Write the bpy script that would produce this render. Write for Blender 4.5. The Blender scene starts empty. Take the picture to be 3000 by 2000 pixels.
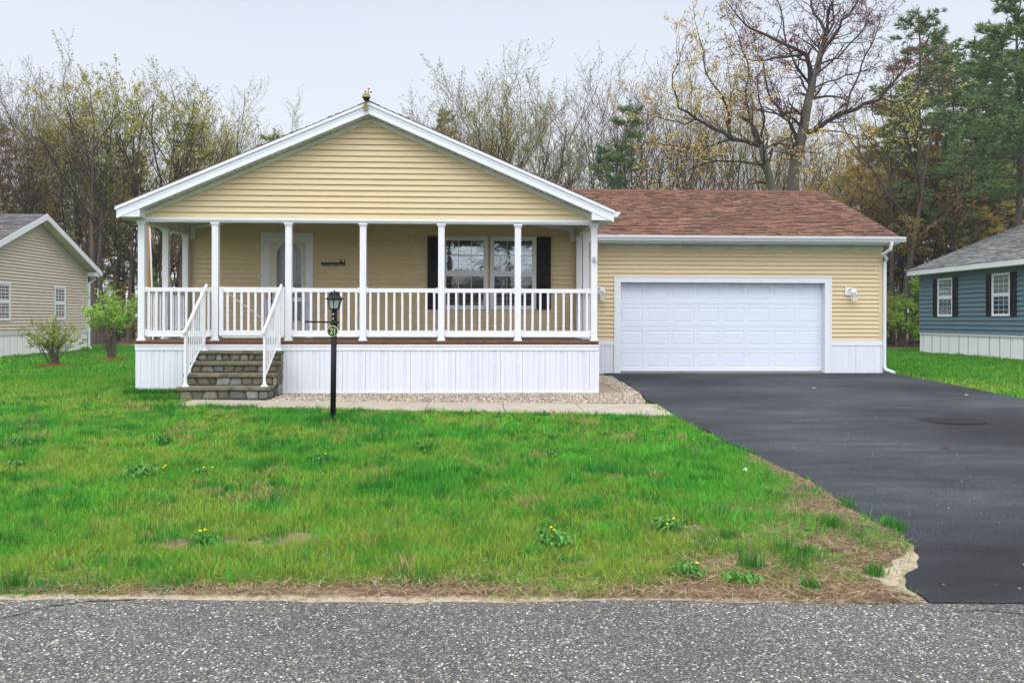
import bpy, math, random
import numpy as np
from mathutils import Vector, Matrix
random.seed(7); rng = np.random.default_rng(7)
S = bpy.context.scene
COL = S.collection
R = math.radians

# ------------------------------------------------------------------ camera
F = 2400.0; PCX, PCY = 1500.0, 935.0
YAW = math.atan(0.04375); ROLL = 0.0022; CAMZ = 1.5
cam_d = bpy.data.cameras.new("camera"); cam = bpy.data.objects.new("camera", cam_d); COL.objects.link(cam)
cam_d.sensor_width = 36; cam_d.lens = 36*F/3000; cam_d.shift_y = -(1000-PCY)/3000
cam_d.clip_start = 0.1; cam_d.clip_end = 2000
cam.matrix_world = Matrix.Translation((0,0,CAMZ)) @ Matrix.Rotation(-YAW,4,'Z') @ Matrix.Rotation(R(90),4,'X') @ Matrix.Rotation(ROLL,4,'Z')
S.camera = cam
RM = cam.matrix_world.to_3x3()
CR, CU, CF = RM @ Vector((1,0,0)), RM @ Vector((0,1,0)), RM @ Vector((0,0,-1))
def ray(px, py): return CF*F + CR*(px-PCX) + CU*(PCY-py)
def onY(px, py, Y):
    d = ray(px, py); t = Y/d.y; return Vector((d.x*t, Y, CAMZ+d.z*t))
def onX(px, py, X):
    d = ray(px, py); t = X/d.x; return Vector((X, d.y*t, CAMZ+d.z*t))
def xY(px, Y, py=935): return onY(px, py, Y).x
def zY(py, Y, px=1500): return onY(px, py, Y).z

# ------------------------------------------------------------------ world, sun, exposure
w = bpy.data.worlds.new("World"); S.world = w; w.use_nodes = True
nt = w.node_tree; nt.nodes.clear()
out = nt.nodes.new('ShaderNodeOutputWorld')
sky = nt.nodes.new('ShaderNodeTexSky'); sky.sky_type = 'NISHITA'; sky.sun_disc = False
SUN_EL, SUN_ROT = R(52), R(200)
sky.sun_elevation = SUN_EL; sky.sun_rotation = SUN_ROT; sky.dust_density = 4
bg1 = nt.nodes.new('ShaderNodeBackground'); bg1.inputs[1].default_value = 0.05*0.4
nt.links.new(sky.outputs[0], bg1.inputs[0])
tc = nt.nodes.new('ShaderNodeTexCoord'); sep = nt.nodes.new('ShaderNodeSeparateXYZ')
nt.links.new(tc.outputs['Generated'], sep.inputs[0])
nz = nt.nodes.new('ShaderNodeTexNoise'); nz.inputs['Scale'].default_value = 2.2; nz.inputs['Detail'].default_value = 3
nt.links.new(tc.outputs['Generated'], nz.inputs['Vector'])
mad = nt.nodes.new('ShaderNodeMath'); mad.operation = 'MULTIPLY_ADD'; mad.inputs[1].default_value = 0.16
nt.links.new(nz.outputs[0], mad.inputs[0]); nt.links.new(sep.outputs[2], mad.inputs[2])
ramp = nt.nodes.new('ShaderNodeValToRGB')
stops = [(0.0,(.82,.855,.915)),(0.22,(.82,.855,.915)),(0.38,(.76,.805,.895)),(0.52,(.66,.71,.85)),(0.68,(1.5,1.53,1.62)),(1.0,(2.9,2.92,3.0))]
el = ramp.color_ramp.elements
while len(el) < len(stops): el.new(0.5)
for e, (p, c) in zip(el, stops): e.position = p; e.color = (*c, 1)
nt.links.new(mad.outputs[0], ramp.inputs[0])
# the cloud deck is brighter on the sun's side (behind the photographer)
b1 = nt.nodes.new('ShaderNodeMath'); b1.operation = 'MULTIPLY_ADD'; b1.inputs[1].default_value = -1.25; b1.inputs[2].default_value = 0.95
nt.links.new(sep.outputs[1], b1.inputs[0])
b2 = nt.nodes.new('ShaderNodeMath'); b2.operation = 'MAXIMUM'; b2.inputs[1].default_value = 0.9
b2b = nt.nodes.new('ShaderNodeMath'); b2b.operation='MAXIMUM'; b2b.inputs[1].default_value=1.0
nt.links.new(b1.outputs[0], b2.inputs[0]); nt.links.new(b2.outputs[0], b2b.inputs[0])
bg2 = nt.nodes.new('ShaderNodeBackground'); nt.links.new(ramp.outputs[0], bg2.inputs[0]); nt.links.new(b2b.outputs[0], bg2.inputs[1])
add = nt.nodes.new('ShaderNodeAddShader'); nt.links.new(bg1.outputs[0], add.inputs[0]); nt.links.new(bg2.outputs[0], add.inputs[1])
nt.links.new(add.outputs[0], out.inputs[0])
sl = bpy.data.lights.new("sun", 'SUN'); sl.energy = 0.3; sl.angle = R(16); sl.color = (1,.97,.93)
so = bpy.data.objects.new("sun", sl); COL.objects.link(so)
so.rotation_euler = (R(90)-SUN_EL, 0, R(-18)); so.location = (0,-10,30)
S.view_settings.view_transform = 'Standard'; S.view_settings.look = 'None'
S.view_settings.exposure = 0.0; S.view_settings.gamma = 1.0
S.render.engine = 'CYCLES'
S.cycles.max_bounces = 6; S.cycles.transparent_max_bounces = 12

# ------------------------------------------------------------------ materials
MATS = {}
def N(nt, t, **k):
    n = nt.nodes.new(t)
    for a, b in k.items(): setattr(n, a, b)
    return n
def mat(name, c, rough=.6, var=.12, scale=4., bump=0., bscale=60., metal=0., spec=.25, attr=None, coat=0., stretch=None, dirt=None):
    """one procedural material: noise-varied colour (optionally multiplied by a per-face colour attribute) and bump"""
    m = bpy.data.materials.new(name); m.use_nodes = True; nt = m.node_tree
    p = nt.nodes['Principled BSDF']; L = nt.links.new
    p.inputs['Roughness'].default_value = rough; p.inputs['Metallic'].default_value = metal
    p.inputs['Specular IOR Level'].default_value = spec; p.inputs['Coat Weight'].default_value = coat
    tc = N(nt,'ShaderNodeTexCoord'); vec = tc.outputs['Object']
    if stretch:
        mp = N(nt,'ShaderNodeMapping'); mp.inputs['Scale'].default_value = stretch; L(vec, mp.inputs[0]); vec = mp.outputs[0]
    n1 = N(nt,'ShaderNodeTexNoise'); n1.inputs['Scale'].default_value = scale; n1.inputs['Detail'].default_value = 6; n1.inputs['Roughness'].default_value=.65
    L(vec, n1.inputs['Vector'])
    mr = N(nt,'ShaderNodeMapRange'); mr.inputs[1].default_value=.25; mr.inputs[2].default_value=.75
    mr.inputs[3].default_value = 1-var; mr.inputs[4].default_value = 1+var; L(n1.outputs[0], mr.inputs[0])
    mx = N(nt,'ShaderNodeMix', data_type='RGBA', blend_type='MULTIPLY'); mx.inputs[0].default_value = 1
    if attr:
        at = N(nt,'ShaderNodeVertexColor', layer_name=attr); L(at.outputs[0], mx.inputs[6])
    else: mx.inputs[6].default_value = (*c,1)
    L(mr.outputs[0], mx.inputs[7]); colo = mx.outputs[2]
    if dirt:
        dc, dscale, lo, hi, amt = dirt
        n3 = N(nt,'ShaderNodeTexNoise'); n3.inputs['Scale'].default_value = dscale; n3.inputs['Detail'].default_value = 8; n3.inputs['Roughness'].default_value=.7
        L(tc.outputs['Object'], n3.inputs['Vector'])
        m3 = N(nt,'ShaderNodeMapRange'); m3.inputs[1].default_value = lo; m3.inputs[2].default_value = hi; m3.inputs[4].default_value = amt
        L(n3.outputs[0], m3.inputs[0])
        mx3 = N(nt,'ShaderNodeMix', data_type='RGBA'); L(m3.outputs[0], mx3.inputs[0]); L(colo, mx3.inputs[6]); mx3.inputs[7].default_value = (*dc,1)
        colo = mx3.outputs[2]
    L(colo, p.inputs['Base Color'])
    if bump:
        n2 = N(nt,'ShaderNodeTexNoise'); n2.inputs['Scale'].default_value = bscale; n2.inputs['Detail'].default_value = 4; L(vec, n2.inputs['Vector'])
        b = N(nt,'ShaderNodeBump'); b.inputs['Strength'].default_value = bump; b.inputs['Distance'].default_value = .01
        L(n2.outputs[0], b.inputs['Height']); L(b.outputs[0], p.inputs['Normal'])
    MATS[name] = m
    return m
M_white = mat('white_vinyl', (.71,.72,.745), .38, .03, 1.5, .12, 90, dirt=((.50,.52,.42), 2.5, .56, .80, .35))
M_trim  = mat('white_aluminium_trim', (.69,.715,.755), .35, .03, 2, .06, 60)
M_skirt = mat('white_skirting_panel', (.67,.69,.745), .42, .035, 1.2, .15, 110, stretch=(1,1,.3), dirt=((.45,.46,.40), 1.6, .60, .9, .35))
M_skirt2 = mat('neighbour_white_skirting', (.84,.85,.86), .45, .03, 1.2, .1, 90)
M_tan   = mat('tan_vinyl_siding', (.62,.495,.30), .5, .05, 3, .22, 90, stretch=(.25,1,1.5), dirt=((.42,.36,.22), 1.1, .55, .9, .30))
M_soff  = mat('white_soffit', (.62,.64,.58), .55, .05, 3, .1, 60, dirt=((.30,.34,.17), 1.4, .42, .75, .75))
M_beige = mat('beige_house_siding', (.56,.49,.40), .55, .06, 3, .2, 90, stretch=(1,.25,1.5))
M_blue  = mat('blue_house_siding', (.105,.185,.225), .5, .06, 3, .2, 90, stretch=(1,.25,1.5))
M_shut  = mat('black_shutter', (.009,.008,.010), .6, .15, 20, .3, 80)
M_black = mat('black_metal', (.008,.008,.010), .6, .3, 25, .35, 160, spec=.22)
M_shing = mat('roof_shingle', (1,1,1), .95, .25, 60, .6, 250, attr='Col')
M_deck  = mat('deck_board', (.16,.085,.045), .42, .35, 6, .3, 60, stretch=(6,.6,2), dirt=((.30,.22,.15), 3, .5, .7, .6))
M_rim   = mat('red_brown_deck_rim', (.17,.05,.022), .45, .4, 5, .3, 60, stretch=(.6,4,6))
M_stone = mat('step_fieldstone', (1,1,1), .8, .35, 22, .8, 60, attr='Col', dirt=((.07,.06,.03), 9, .5, .78, .6))
M_mort  = mat('step_mortar', (.07,.065,.045), .9, .4, 14, .6, 60)
M_tread = mat('mossy_concrete_tread', (.165,.145,.095), .85, .35, 9, .5, 80, dirt=((.04,.045,.02), 5, .48, .66, .75))
M_conc  = mat('concrete_paving', (.34,.30,.24), .85, .12, 5, .3, 150, dirt=((.17,.15,.10), 2.3, .5, .75, .6))
M_foot  = mat('weathered_concrete_footing', (.24,.20,.13), .9, .2, 5, .3, 100, dirt=((.08,.08,.04), 4, .5, .7, .7))
M_gravel= mat('pale_gravel', (1,1,1), .85, .15, 30, .3, 90, attr='Col')
M_gbed  = mat('gravel_bed', (.26,.20,.15), .95, .4, 60, .5, 60)
M_bark  = mat('grey_bark', (.105,.10,.078), .9, .45, 5, .7, 20, stretch=(1,1,.25), dirt=((.14,.16,.10), 1.2, .5, .7, .6))
M_barkd = mat('dark_bark', (.062,.048,.038), .9, .4, 5, .6, 20, stretch=(1,1,.3))
M_barkp = mat('pine_bark', (.088,.072,.062), .95, .4, 4, .7, 16, stretch=(1,1,.25))
def leafmat(name, c, var=.35, trans=.25):
    m = mat(name, c, .6, var, 1.3, spec=.25); p = m.node_tree.nodes['Principled BSDF']
    nt = m.node_tree; tr = N(nt,'ShaderNodeBsdfTranslucent'); ms = N(nt,'ShaderNodeMixShader'); ms.inputs[0].default_value = trans
    src = p.inputs['Base Color'].links[0].from_socket; nt.links.new(src, tr.inputs[0])
    o = nt.nodes['Material Output']; nt.links.new(p.outputs[0], ms.inputs[1]); nt.links.new(tr.outputs[0], ms.inputs[2]); nt.links.new(ms.outputs[0], o.inputs[0])
    return m
M_lf_olive = leafmat('olive_bud_leaves', (.36,.34,.07))
M_lf_brown = leafmat('russet_bud_leaves', (.30,.17,.055))
M_lf_red   = leafmat('dark_red_buds', (.17,.045,.03))
M_lf_gold  = leafmat('golden_catkins', (.48,.36,.09))
M_lf_green = leafmat('fresh_green_leaves', (.24,.42,.05))
M_lf_shrub = leafmat('olive_shrub_leaves', (.26,.33,.06))
M_needle   = leafmat('pine_needles', (.125,.20,.070), .45, .15)
M_needle2  = leafmat('pale_pine_needles', (.17,.255,.10), .45, .15)
M_tuft     = leafmat('dark_weed_leaves', (.055,.21,.03), .3)
M_weed = leafmat('dandelion_leaves', (.10,.27,.05), .35)
M_mulch = mat('red_bark_mulch', (.30,.075,.025), .95, .5, 60, .7, 60)
M_pole  = mat('wooden_pole', (.36,.19,.09), .85, .25, 5, .5, 30, stretch=(2,2,.3))
M_green = mat('green_sign_face', (.012,.07,.03), .5, .15, 20)
M_gold  = mat('cream_sign_paint', (.62,.62,.30), .5, .1, 20)
M_brass = mat('brass_handle', (.45,.30,.08), .35, .1, 20, metal=.8)
M_yflow = mat('yellow_petals', (.85,.60,.01), .7, .15, 40)
M_stn   = mat('weather_station_plastic', (.27,.24,.085), .6, .35, 14, .3, 60, dirt=((.06,.055,.02), 9, .45, .65, .7))
M_rust  = mat('rusty_vent', (.42,.15,.03), .7, .4, 14, .3, 60)
M_cup   = mat('faded_pink_cup', (.30,.14,.11), .6, .2, 20)
M_paper = mat('white_litter', (.8,.8,.8), .8, .05, 20)
M_cone  = mat('pine_cone_scales', (.10,.055,.03), .85, .4, 60, .5, 80)
M_doorw = mat('white_garage_door_steel', (.66,.71,.80), .42, .02, 2, .10, 220)
M_entry = mat('cream_entry_door', (.60,.57,.48), .5, .06, 5)
M_cable = mat('galvanised_cable', (.55,.56,.58), .4, .1, 20, metal=.6)
M_wire  = mat('black_wire', (.02,.02,.02), .6, .1, 20)
M_dark  = mat('dark_interior', (.012,.012,.013), .9, .1, 3)
M_blind = mat('white_window_blinds', (.42,.43,.42), .7, .1, 3)

def glassmat(name, base, refl, bump=0., bs=3.):
    """window pane: dark room behind, mirror-like reflection in front"""
    m = bpy.data.materials.new(name); m.use_nodes = True; nt = m.node_tree; p = nt.nodes['Principled BSDF']
    tc = N(nt,'ShaderNodeTexCoord'); n = N(nt,'ShaderNodeTexNoise'); n.inputs['Scale'].default_value = bs; n.inputs['Detail'].default_value = 4
    nt.links.new(tc.outputs['Object'], n.inputs['Vector'])
    n.inputs['Distortion'].default_value = 1.2
    p.inputs['Base Color'].default_value = (*base,1); p.inputs['Roughness'].default_value = .08
    g = N(nt,'ShaderNodeBsdfGlossy'); g.inputs['Roughness'].default_value = .02; g.inputs[0].default_value = (.80,.92,1,1)
    ms = N(nt,'ShaderNodeMixShader'); ms.inputs[0].default_value = refl
    nt.links.new(p.outputs[0], ms.inputs[1]); nt.links.new(g.outputs[0], ms.inputs[2]); nt.links.new(ms.outputs[0], nt.nodes['Material Output'].inputs[0])
    if bump:
        b = N(nt,'ShaderNodeBump'); b.inputs['Strength'].default_value = bump; b.inputs['Distance'].default_value = .02
        nt.links.new(n.outputs[0], b.inputs['Height']); nt.links.new(b.outputs[0], g.inputs['Normal'])
    return m
M_pane  = glassmat('window_pane', (.008,.010,.012), .23, .35, 2.2)
M_panel = glassmat('dark_window_pane', (.006,.007,.009), .07, .1, 2)
M_leadg = glassmat('leaded_oval_glass', (.018,.035,.036), .14, .9, 30)
M_storm = glassmat('storm_door_panel', (.20,.22,.23), .10, .2, 5)
M_lampg = bpy.data.materials.new('frosted_lamp_glass'); M_lampg.use_nodes = True
_p = M_lampg.node_tree.nodes['Principled BSDF']; _p.inputs['Base Color'].default_value = (.62,.66,.66,1); _p.inputs['Roughness'].default_value = .25
_p.inputs['Alpha'].default_value = .45

def lawn_ground_mat():
    m = bpy.data.materials.new('lawn_soil'); m.use_nodes = True; nt = m.node_tree; L = nt.links.new; p = nt.nodes['Principled BSDF']
    p.inputs['Roughness'].default_value = .95; p.inputs['Specular IOR Level'].default_value = .1
    tc = N(nt,'ShaderNodeTexCoord')
    n1 = N(nt,'ShaderNodeTexNoise'); n1.inputs['Scale'].default_value = 1.1; n1.inputs['Detail'].default_value = 8
    n2 = N(nt,'ShaderNodeTexNoise'); n2.inputs['Scale'].default_value = 45; n2.inputs['Detail'].default_value = 6
    L(tc.outputs['Object'], n1.inputs['Vector']); L(tc.outputs['Object'], n2.inputs['Vector'])
    r1 = N(nt,'ShaderNodeValToRGB'); e = r1.color_ramp.elements
    e[0].position=.38; e[0].color=(.030,.105,.015,1); e[1].position=.66; e[1].color=(.085,.125,.028,1)
    L(n1.outputs[0], r1.inputs[0])
    r2 = N(nt,'ShaderNodeValToRGB'); e = r2.color_ramp.elements
    e[0].position=.35; e[0].color=(.45,.45,.45,1); e[1].position=.7; e[1].color=(1.5,1.4,1.2,1); L(n2.outputs[0], r2.inputs[0])
    mx = N(nt,'ShaderNodeMix', data_type='RGBA', blend_type='MULTIPLY'); mx.inputs[0].default_value=1
    L(r1.outputs[0], mx.inputs[6]); L(r2.outputs[0], mx.inputs[7]); L(mx.outputs[2], p.inputs[0])
    b = N(nt,'ShaderNodeBump'); b.inputs['Strength'].default_value=.6; b.inputs['Distance'].default_value=.02; L(n2.outputs[0], b.inputs['Height']); L(b.outputs[0], p.inputs['Normal'])
    return m
M_ground = lawn_ground_mat()
M_litter = mat('woodland_leaf_litter', (.16,.085,.045), .95, .5, 3, .6, 20, dirt=((.05,.07,.02), .7, .5, .7, .7))
M_sand = mat('road_edge_sand', (.36,.30,.215), .95, .35, 45, .9, 120, dirt=((.15,.105,.065), 11, .50, .66, .8))
M_dirt = mat('dry_verge_soil', (.16,.11,.07), .95, .35, 18, .6, 60, dirt=((.30,.22,.13), 5, .5, .75, .6))

def road_mat():
    m = bpy.data.materials.new('exposed_aggregate_asphalt'); m.use_nodes = True; nt = m.node_tree; L = nt.links.new; p = nt.nodes['Principled BSDF']
    tc = N(nt,'ShaderNodeTexCoord'); p.inputs['Roughness'].default_value = .8; p.inputs['Specular IOR Level'].default_value=.35
    hs = []
    cols = []
    nd = N(nt,'ShaderNodeTexNoise'); nd.inputs['Scale'].default_value=40; nd.inputs['Detail'].default_value=3; L(tc.outputs['Object'], nd.inputs['Vector'])
    vm = N(nt,'ShaderNodeMix', data_type='RGBA', blend_type='LINEAR_LIGHT'); vm.inputs[0].default_value=.008
    L(tc.outputs['Object'], vm.inputs[6]); L(nd.outputs[1], vm.inputs[7])
    for sc in (84, 175):
        v = N(nt,'ShaderNodeTexVoronoi'); v.inputs['Scale'].default_value = sc; L(vm.outputs[2], v.inputs['Vector'])
        hs.append(v)
    sp = N(nt,'ShaderNodeSeparateColor'); L(hs[0].outputs['Color'], sp.inputs[0])
    r = N(nt,'ShaderNodeValToRGB'); r.color_ramp.interpolation='CONSTANT'; e = r.color_ramp.elements
    table = [(0,(.050,.050,.052)),(.20,(.085,.083,.078)),(.40,(.115,.112,.102)),(.55,(.155,.138,.108)),(.64,(.095,.080,.082)),(.72,(.18,.178,.168)),(.81,(.25,.215,.15)),(.88,(.36,.345,.32)),(.95,(.62,.59,.52))]
    while len(e) < len(table): e.new(.5)
    for q,(a,c) in zip(e,table): q.position=a; q.color=(*c,1)
    L(sp.outputs[0], r.inputs[0])
    sp2 = N(nt,'ShaderNodeSeparateColor'); L(hs[1].outputs['Color'], sp2.inputs[0])
    r2 = N(nt,'ShaderNodeValToRGB'); r2.color_ramp.interpolation='CONSTANT'; e = r2.color_ramp.elements
    t2 = [(0,(.035,.035,.037)),(.45,(.070,.068,.066)),(.78,(.14,.13,.12)),(.92,(.33,.31,.26))]
    while len(e) < len(t2): e.new(.5)
    for q,(a,c) in zip(e,t2): q.position=a; q.color=(*c,1)
    L(sp2.outputs[1], r2.inputs[0])
    # big stone where its cell core, small stones / binder between
    mr = N(nt,'ShaderNodeMapRange'); mr.inputs[1].default_value=.42; mr.inputs[2].default_value=.52; L(hs[0].outputs['Distance'], mr.inputs[0])
    mx = N(nt,'ShaderNodeMix', data_type='RGBA'); L(mr.outputs[0], mx.inputs[0]); L(r.outputs[0], mx.inputs[6]); L(r2.outputs[0], mx.inputs[7])
    big = N(nt,'ShaderNodeTexNoise'); big.inputs['Scale'].default_value=.8; big.inputs['Detail'].default_value=5; L(tc.outputs['Object'], big.inputs['Vector'])
    mb = N(nt,'ShaderNodeMapRange'); mb.inputs[1].default_value=.3; mb.inputs[2].default_value=.7; mb.inputs[3].default_value=.80; mb.inputs[4].default_value=1.16; L(big.outputs[0], mb.inputs[0])
    mm = N(nt,'ShaderNodeMix', data_type='RGBA', blend_type='MULTIPLY'); mm.inputs[0].default_value=1; L(mx.outputs[2], mm.inputs[6]); L(mb.outputs[0], mm.inputs[7])
    L(mm.outputs[2], p.inputs[0])
    b = N(nt,'ShaderNodeBump', invert=True); b.inputs['Strength'].default_value=.9; b.inputs['Distance'].default_value=.006; L(hs[0].outputs['Distance'], b.inputs['Height']); L(b.outputs[0], p.inputs['Normal'])
    return m
M_road = road_mat()

def drive_mat():
    m = bpy.data.materials.new('sealed_driveway_asphalt'); m.use_nodes = True; nt = m.node_tree; L = nt.links.new; p = nt.nodes['Principled BSDF']
    tc = N(nt,'ShaderNodeTexCoord'); p.inputs['Specular IOR Level'].default_value=.18
    mp = N(nt,'ShaderNodeMapping'); mp.inputs['Rotation'].default_value=(0,0,R(28)); mp.inputs['Scale'].default_value=(.6,2.4,1); L(tc.outputs['Object'], mp.inputs[0])
    n1 = N(nt,'ShaderNodeTexNoise'); n1.inputs['Scale'].default_value=1.6; n1.inputs['Detail'].default_value=9; n1.inputs['Roughness'].default_value=.62; L(mp.outputs[0], n1.inputs['Vector'])
    n2 = N(nt,'ShaderNodeTexNoise'); n2.inputs['Scale'].default_value=130; n2.inputs['Detail'].default_value=3; L(tc.outputs['Object'], n2.inputs['Vector'])
    n3 = N(nt,'ShaderNodeTexNoise'); n3.inputs['Scale'].default_value=.35; n3.inputs['Detail'].default_value=4; L(tc.outputs['Object'], n3.inputs['Vector'])
    r = N(nt,'ShaderNodeValToRGB'); e = r.color_ramp.elements; e[0].position=.3; e[0].color=(.015,.0165,.019,1); e[1].position=.60; e[1].color=(.029,.033,.038,1)
    q = e.new(.76); q.color=(.050,.050,.048,1)
    L(n1.outputs[0], r.inputs[0])
    a = N(nt,'ShaderNodeMapRange'); a.inputs[1].default_value=.35; a.inputs[2].default_value=.7; a.inputs[3].default_value=.35; a.inputs[4].default_value=1.9; L(n2.outputs[0], a.inputs[0])
    mx = N(nt,'ShaderNodeMix', data_type='RGBA', blend_type='MULTIPLY'); mx.inputs[0].default_value=1; L(r.outputs[0], mx.inputs[6]); L(a.outputs[0], mx.inputs[7])
    a3 = N(nt,'ShaderNodeMapRange'); a3.inputs[1].default_value=.35; a3.inputs[2].default_value=.65; a3.inputs[3].default_value=.62; a3.inputs[4].default_value=1.75; L(n3.outputs[0], a3.inputs[0])
    mx2 = N(nt,'ShaderNodeMix', data_type='RGBA', blend_type='MULTIPLY'); mx2.inputs[0].default_value=1; L(mx.outputs[2], mx2.inputs[6]); L(a3.outputs[0], mx2.inputs[7])
    L(mx2.outputs[2], p.inputs[0])
    rr = N(nt,'ShaderNodeMapRange'); rr.inputs[3].default_value=.75; rr.inputs[4].default_value=.95; L(n1.outputs[0], rr.inputs[0]); L(rr.outputs[0], p.inputs['Roughness'])
    b = N(nt,'ShaderNodeBump'); b.inputs['Strength'].default_value=.5; b.inputs['Distance'].default_value=.004; L(n2.outputs[0], b.inputs['Height']); L(b.outputs[0], p.inputs['Normal'])
    return m
M_drive = drive_mat()
M_stain = mat('damp_oil_stain', (.007,.008,.009), .85, .2, 30, .4, 130)
M_blade = bpy.data.materials.new('grass_blades'); M_blade.use_nodes = True
def _bl():
    nt = M_blade.node_tree; p = nt.nodes['Principled BSDF']; a = N(nt,'ShaderNodeVertexColor', layer_name='Col'); nt.links.new(a.outputs[0], p.inputs[0])
    p.inputs['Roughness'].default_value=.6; p.inputs['Specular IOR Level'].default_value=.2
    tr = N(nt,'ShaderNodeBsdfTranslucent'); ms = N(nt,'ShaderNodeMixShader'); ms.inputs[0].default_value=.35
    nt.links.new(a.outputs[0], tr.inputs[0]); nt.links.new(p.outputs[0], ms.inputs[1]); nt.links.new(tr.outputs[0], ms.inputs[2]); nt.links.new(ms.outputs[0], nt.nodes['Material Output'].inputs[0])
_bl()

# ------------------------------------------------------------------ mesh helpers
ORG = {}
class MB:
    def __init__(s): s.v=[]; s.f=[]; s.c=[]
    def face(s, pts, col=None):
        i=len(s.v); s.v += [tuple(p) for p in pts]; s.f.append(tuple(range(i,i+len(pts)))); s.c.append(col)
    def box(s, x0,x1,y0,y1,z0,z1, col=None):
        if x0>x1: x0,x1=x1,x0
        if y0>y1: y0,y1=y1,y0
        if z0>z1: z0,z1=z1,z0
        i=len(s.v); s.v += [(x,y,z) for z in (z0,z1) for x,y in ((x0,y0),(x1,y0),(x1,y1),(x0,y1))]
        s.f += [tuple(i+k for k in q) for q in ((0,3,2,1),(4,5,6,7),(0,1,5,4),(1,2,6,5),(2,3,7,6),(3,0,4,7))]; s.c += [col]*6
        return s
    def prism(s, poly, a, b, axis='y', col=None):
        """extrude a polygon. axis y: poly=(x,z); axis x: poly=(y,z); axis z: poly=(x,y)"""
        m={'y':lambda p,t:(p[0],t,p[1]),'x':lambda p,t:(t,p[0],p[1]),'z':lambda p,t:(p[0],p[1],t)}[axis]
        i=len(s.v); n=len(poly); s.v += [m(p,a) for p in poly]+[m(p,b) for p in poly]
        s.f.append(tuple(range(i,i+n))); s.f.append(tuple(range(i+2*n-1,i+n-1,-1)))
        for k in range(n): s.f.append((i+k,i+n+k,i+n+(k+1)%n,i+(k+1)%n))
        s.c += [col]*(n+2); return s
    def tube(s, pts, rad, n=6, cap=True, col=None):
        P=[Vector(p) for p in pts]; rad = rad if hasattr(rad,'__len__') else [rad]*len(P)
        i0=len(s.v)
        d0=(P[1]-P[0]).normalized(); ref=Vector((0,0,1)) if abs(d0.z)<.9 else Vector((1,0,0))
        a=d0.cross(ref).normalized()
        for k,p in enumerate(P):
            d=(P[min(k+1,len(P)-1)]-P[max(k-1,0)]).normalized()
            a=(a-d*a.dot(d)); a = a.normalized() if a.length>1e-6 else d.orthogonal().normalized(); b=d.cross(a)
            for j in range(n):
                t=2*math.pi*j/n; q=p+(a*math.cos(t)+b*math.sin(t))*rad[k]; s.v.append((q.x,q.y,q.z))
        for k in range(len(P)-1):
            for j in range(n):
                s.f.append((i0+k*n+j,i0+k*n+(j+1)%n,i0+(k+1)*n+(j+1)%n,i0+(k+1)*n+j)); s.c.append(col)
        if cap and n>3:
            s.f.append(tuple(i0+j for j in range(n-1,-1,-1))); s.f.append(tuple(i0+(len(P)-1)*n+j for j in range(n))); s.c += [col]*2
        return s
    def lathe(s, prof, cx, cy, n=16, col=None):
        i0=len(s.v)
        for r,z in prof:
            for j in range(n): t=2*math.pi*j/n; s.v.append((cx+r*math.cos(t),cy+r*math.sin(t),z))
        for k in range(len(prof)-1):
            for j in range(n): s.f.append((i0+k*n+j,i0+k*n+(j+1)%n,i0+(k+1)*n+(j+1)%n,i0+(k+1)*n+j)); s.c.append(col)
        s.f.append(tuple(i0+j for j in range(n-1,-1,-1))); s.f.append(tuple(i0+(len(prof)-1)*n+j for j in range(n))); s.c += [col]*2
        return s
    def build(s, name, m, parent=None, smooth=False, bevel=0):
        o3 = ORG.get(parent.name, Vector((0,0,0))) if parent else Vector((0,0,0))
        me=bpy.data.meshes.new(name)
        V=np.array(s.v,dtype=float)-np.array(o3)
        me.from_pydata(V.tolist(),[],s.f); me.materials.append(m)
        if any(c is not None for c in s.c):
            ca=me.color_attributes.new('Col','FLOAT_COLOR','CORNER'); tot=np.array([len(f) for f in s.f])
            cc=np.repeat(np.array([(*(c or (1,1,1)),1) for c in s.c],dtype=np.float32),tot,axis=0); ca.data.foreach_set('color',cc.ravel())
        if smooth: me.polygons.foreach_set('use_smooth',[True]*len(me.polygons))
        o=bpy.data.objects.new(name,me); COL.objects.link(o)
        if parent: o.parent=parent; ORG[o.name]=o3
        if bevel:
            b=o.modifiers.new('bevel','BEVEL'); b.width=bevel; b.segments=2; b.limit_method='ANGLE'
        return o
def npmesh(name, V, Fc, nper, m, cols=None, parent=None, smooth=False):
    me=bpy.data.meshes.new(name); V=np.asarray(V,np.float32)
    if parent is not None: V = V-np.array(ORG.get(parent.name,(0,0,0)),np.float32)
    Fc=np.asarray(Fc,np.int32); nf=len(Fc)
    me.vertices.add(len(V)); me.vertices.foreach_set('co',V.ravel())
    me.loops.add(nf*nper); me.loops.foreach_set('vertex_index',Fc.ravel())
    me.polygons.add(nf); me.polygons.foreach_set('loop_start',np.arange(0,nf*nper,nper,dtype=np.int32))
    me.polygons.foreach_set('loop_total',np.full(nf,nper,np.int32))
    if cols is not None:
        ca=me.color_attributes.new('Col','FLOAT_COLOR','CORNER'); ca.data.foreach_set('color',np.repeat(np.c_[cols,np.ones(nf)].astype(np.float32),nper,axis=0).ravel())
    me.update(calc_edges=True); me.validate(); me.materials.append(m)
    o=bpy.data.objects.new(name,me); COL.objects.link(o)
    if parent is not None: o.parent=parent; ORG[o.name]=Vector(ORG.get(parent.name,(0,0,0)))
    return o
def tag(o, label=None, cat=None, group=None, kind=None):
    if label: o['label']=label
    if cat: o['category']=cat
    if group: o['group']=group
    if kind: o['kind']=kind
    return o
def thing(name, loc, label, cat, group=None):
    o=bpy.data.objects.new(name,None); COL.objects.link(o); o.location=loc; o.empty_display_size=.2
    ORG[o.name]=Vector(loc); return tag(o,label,cat,group)

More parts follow.
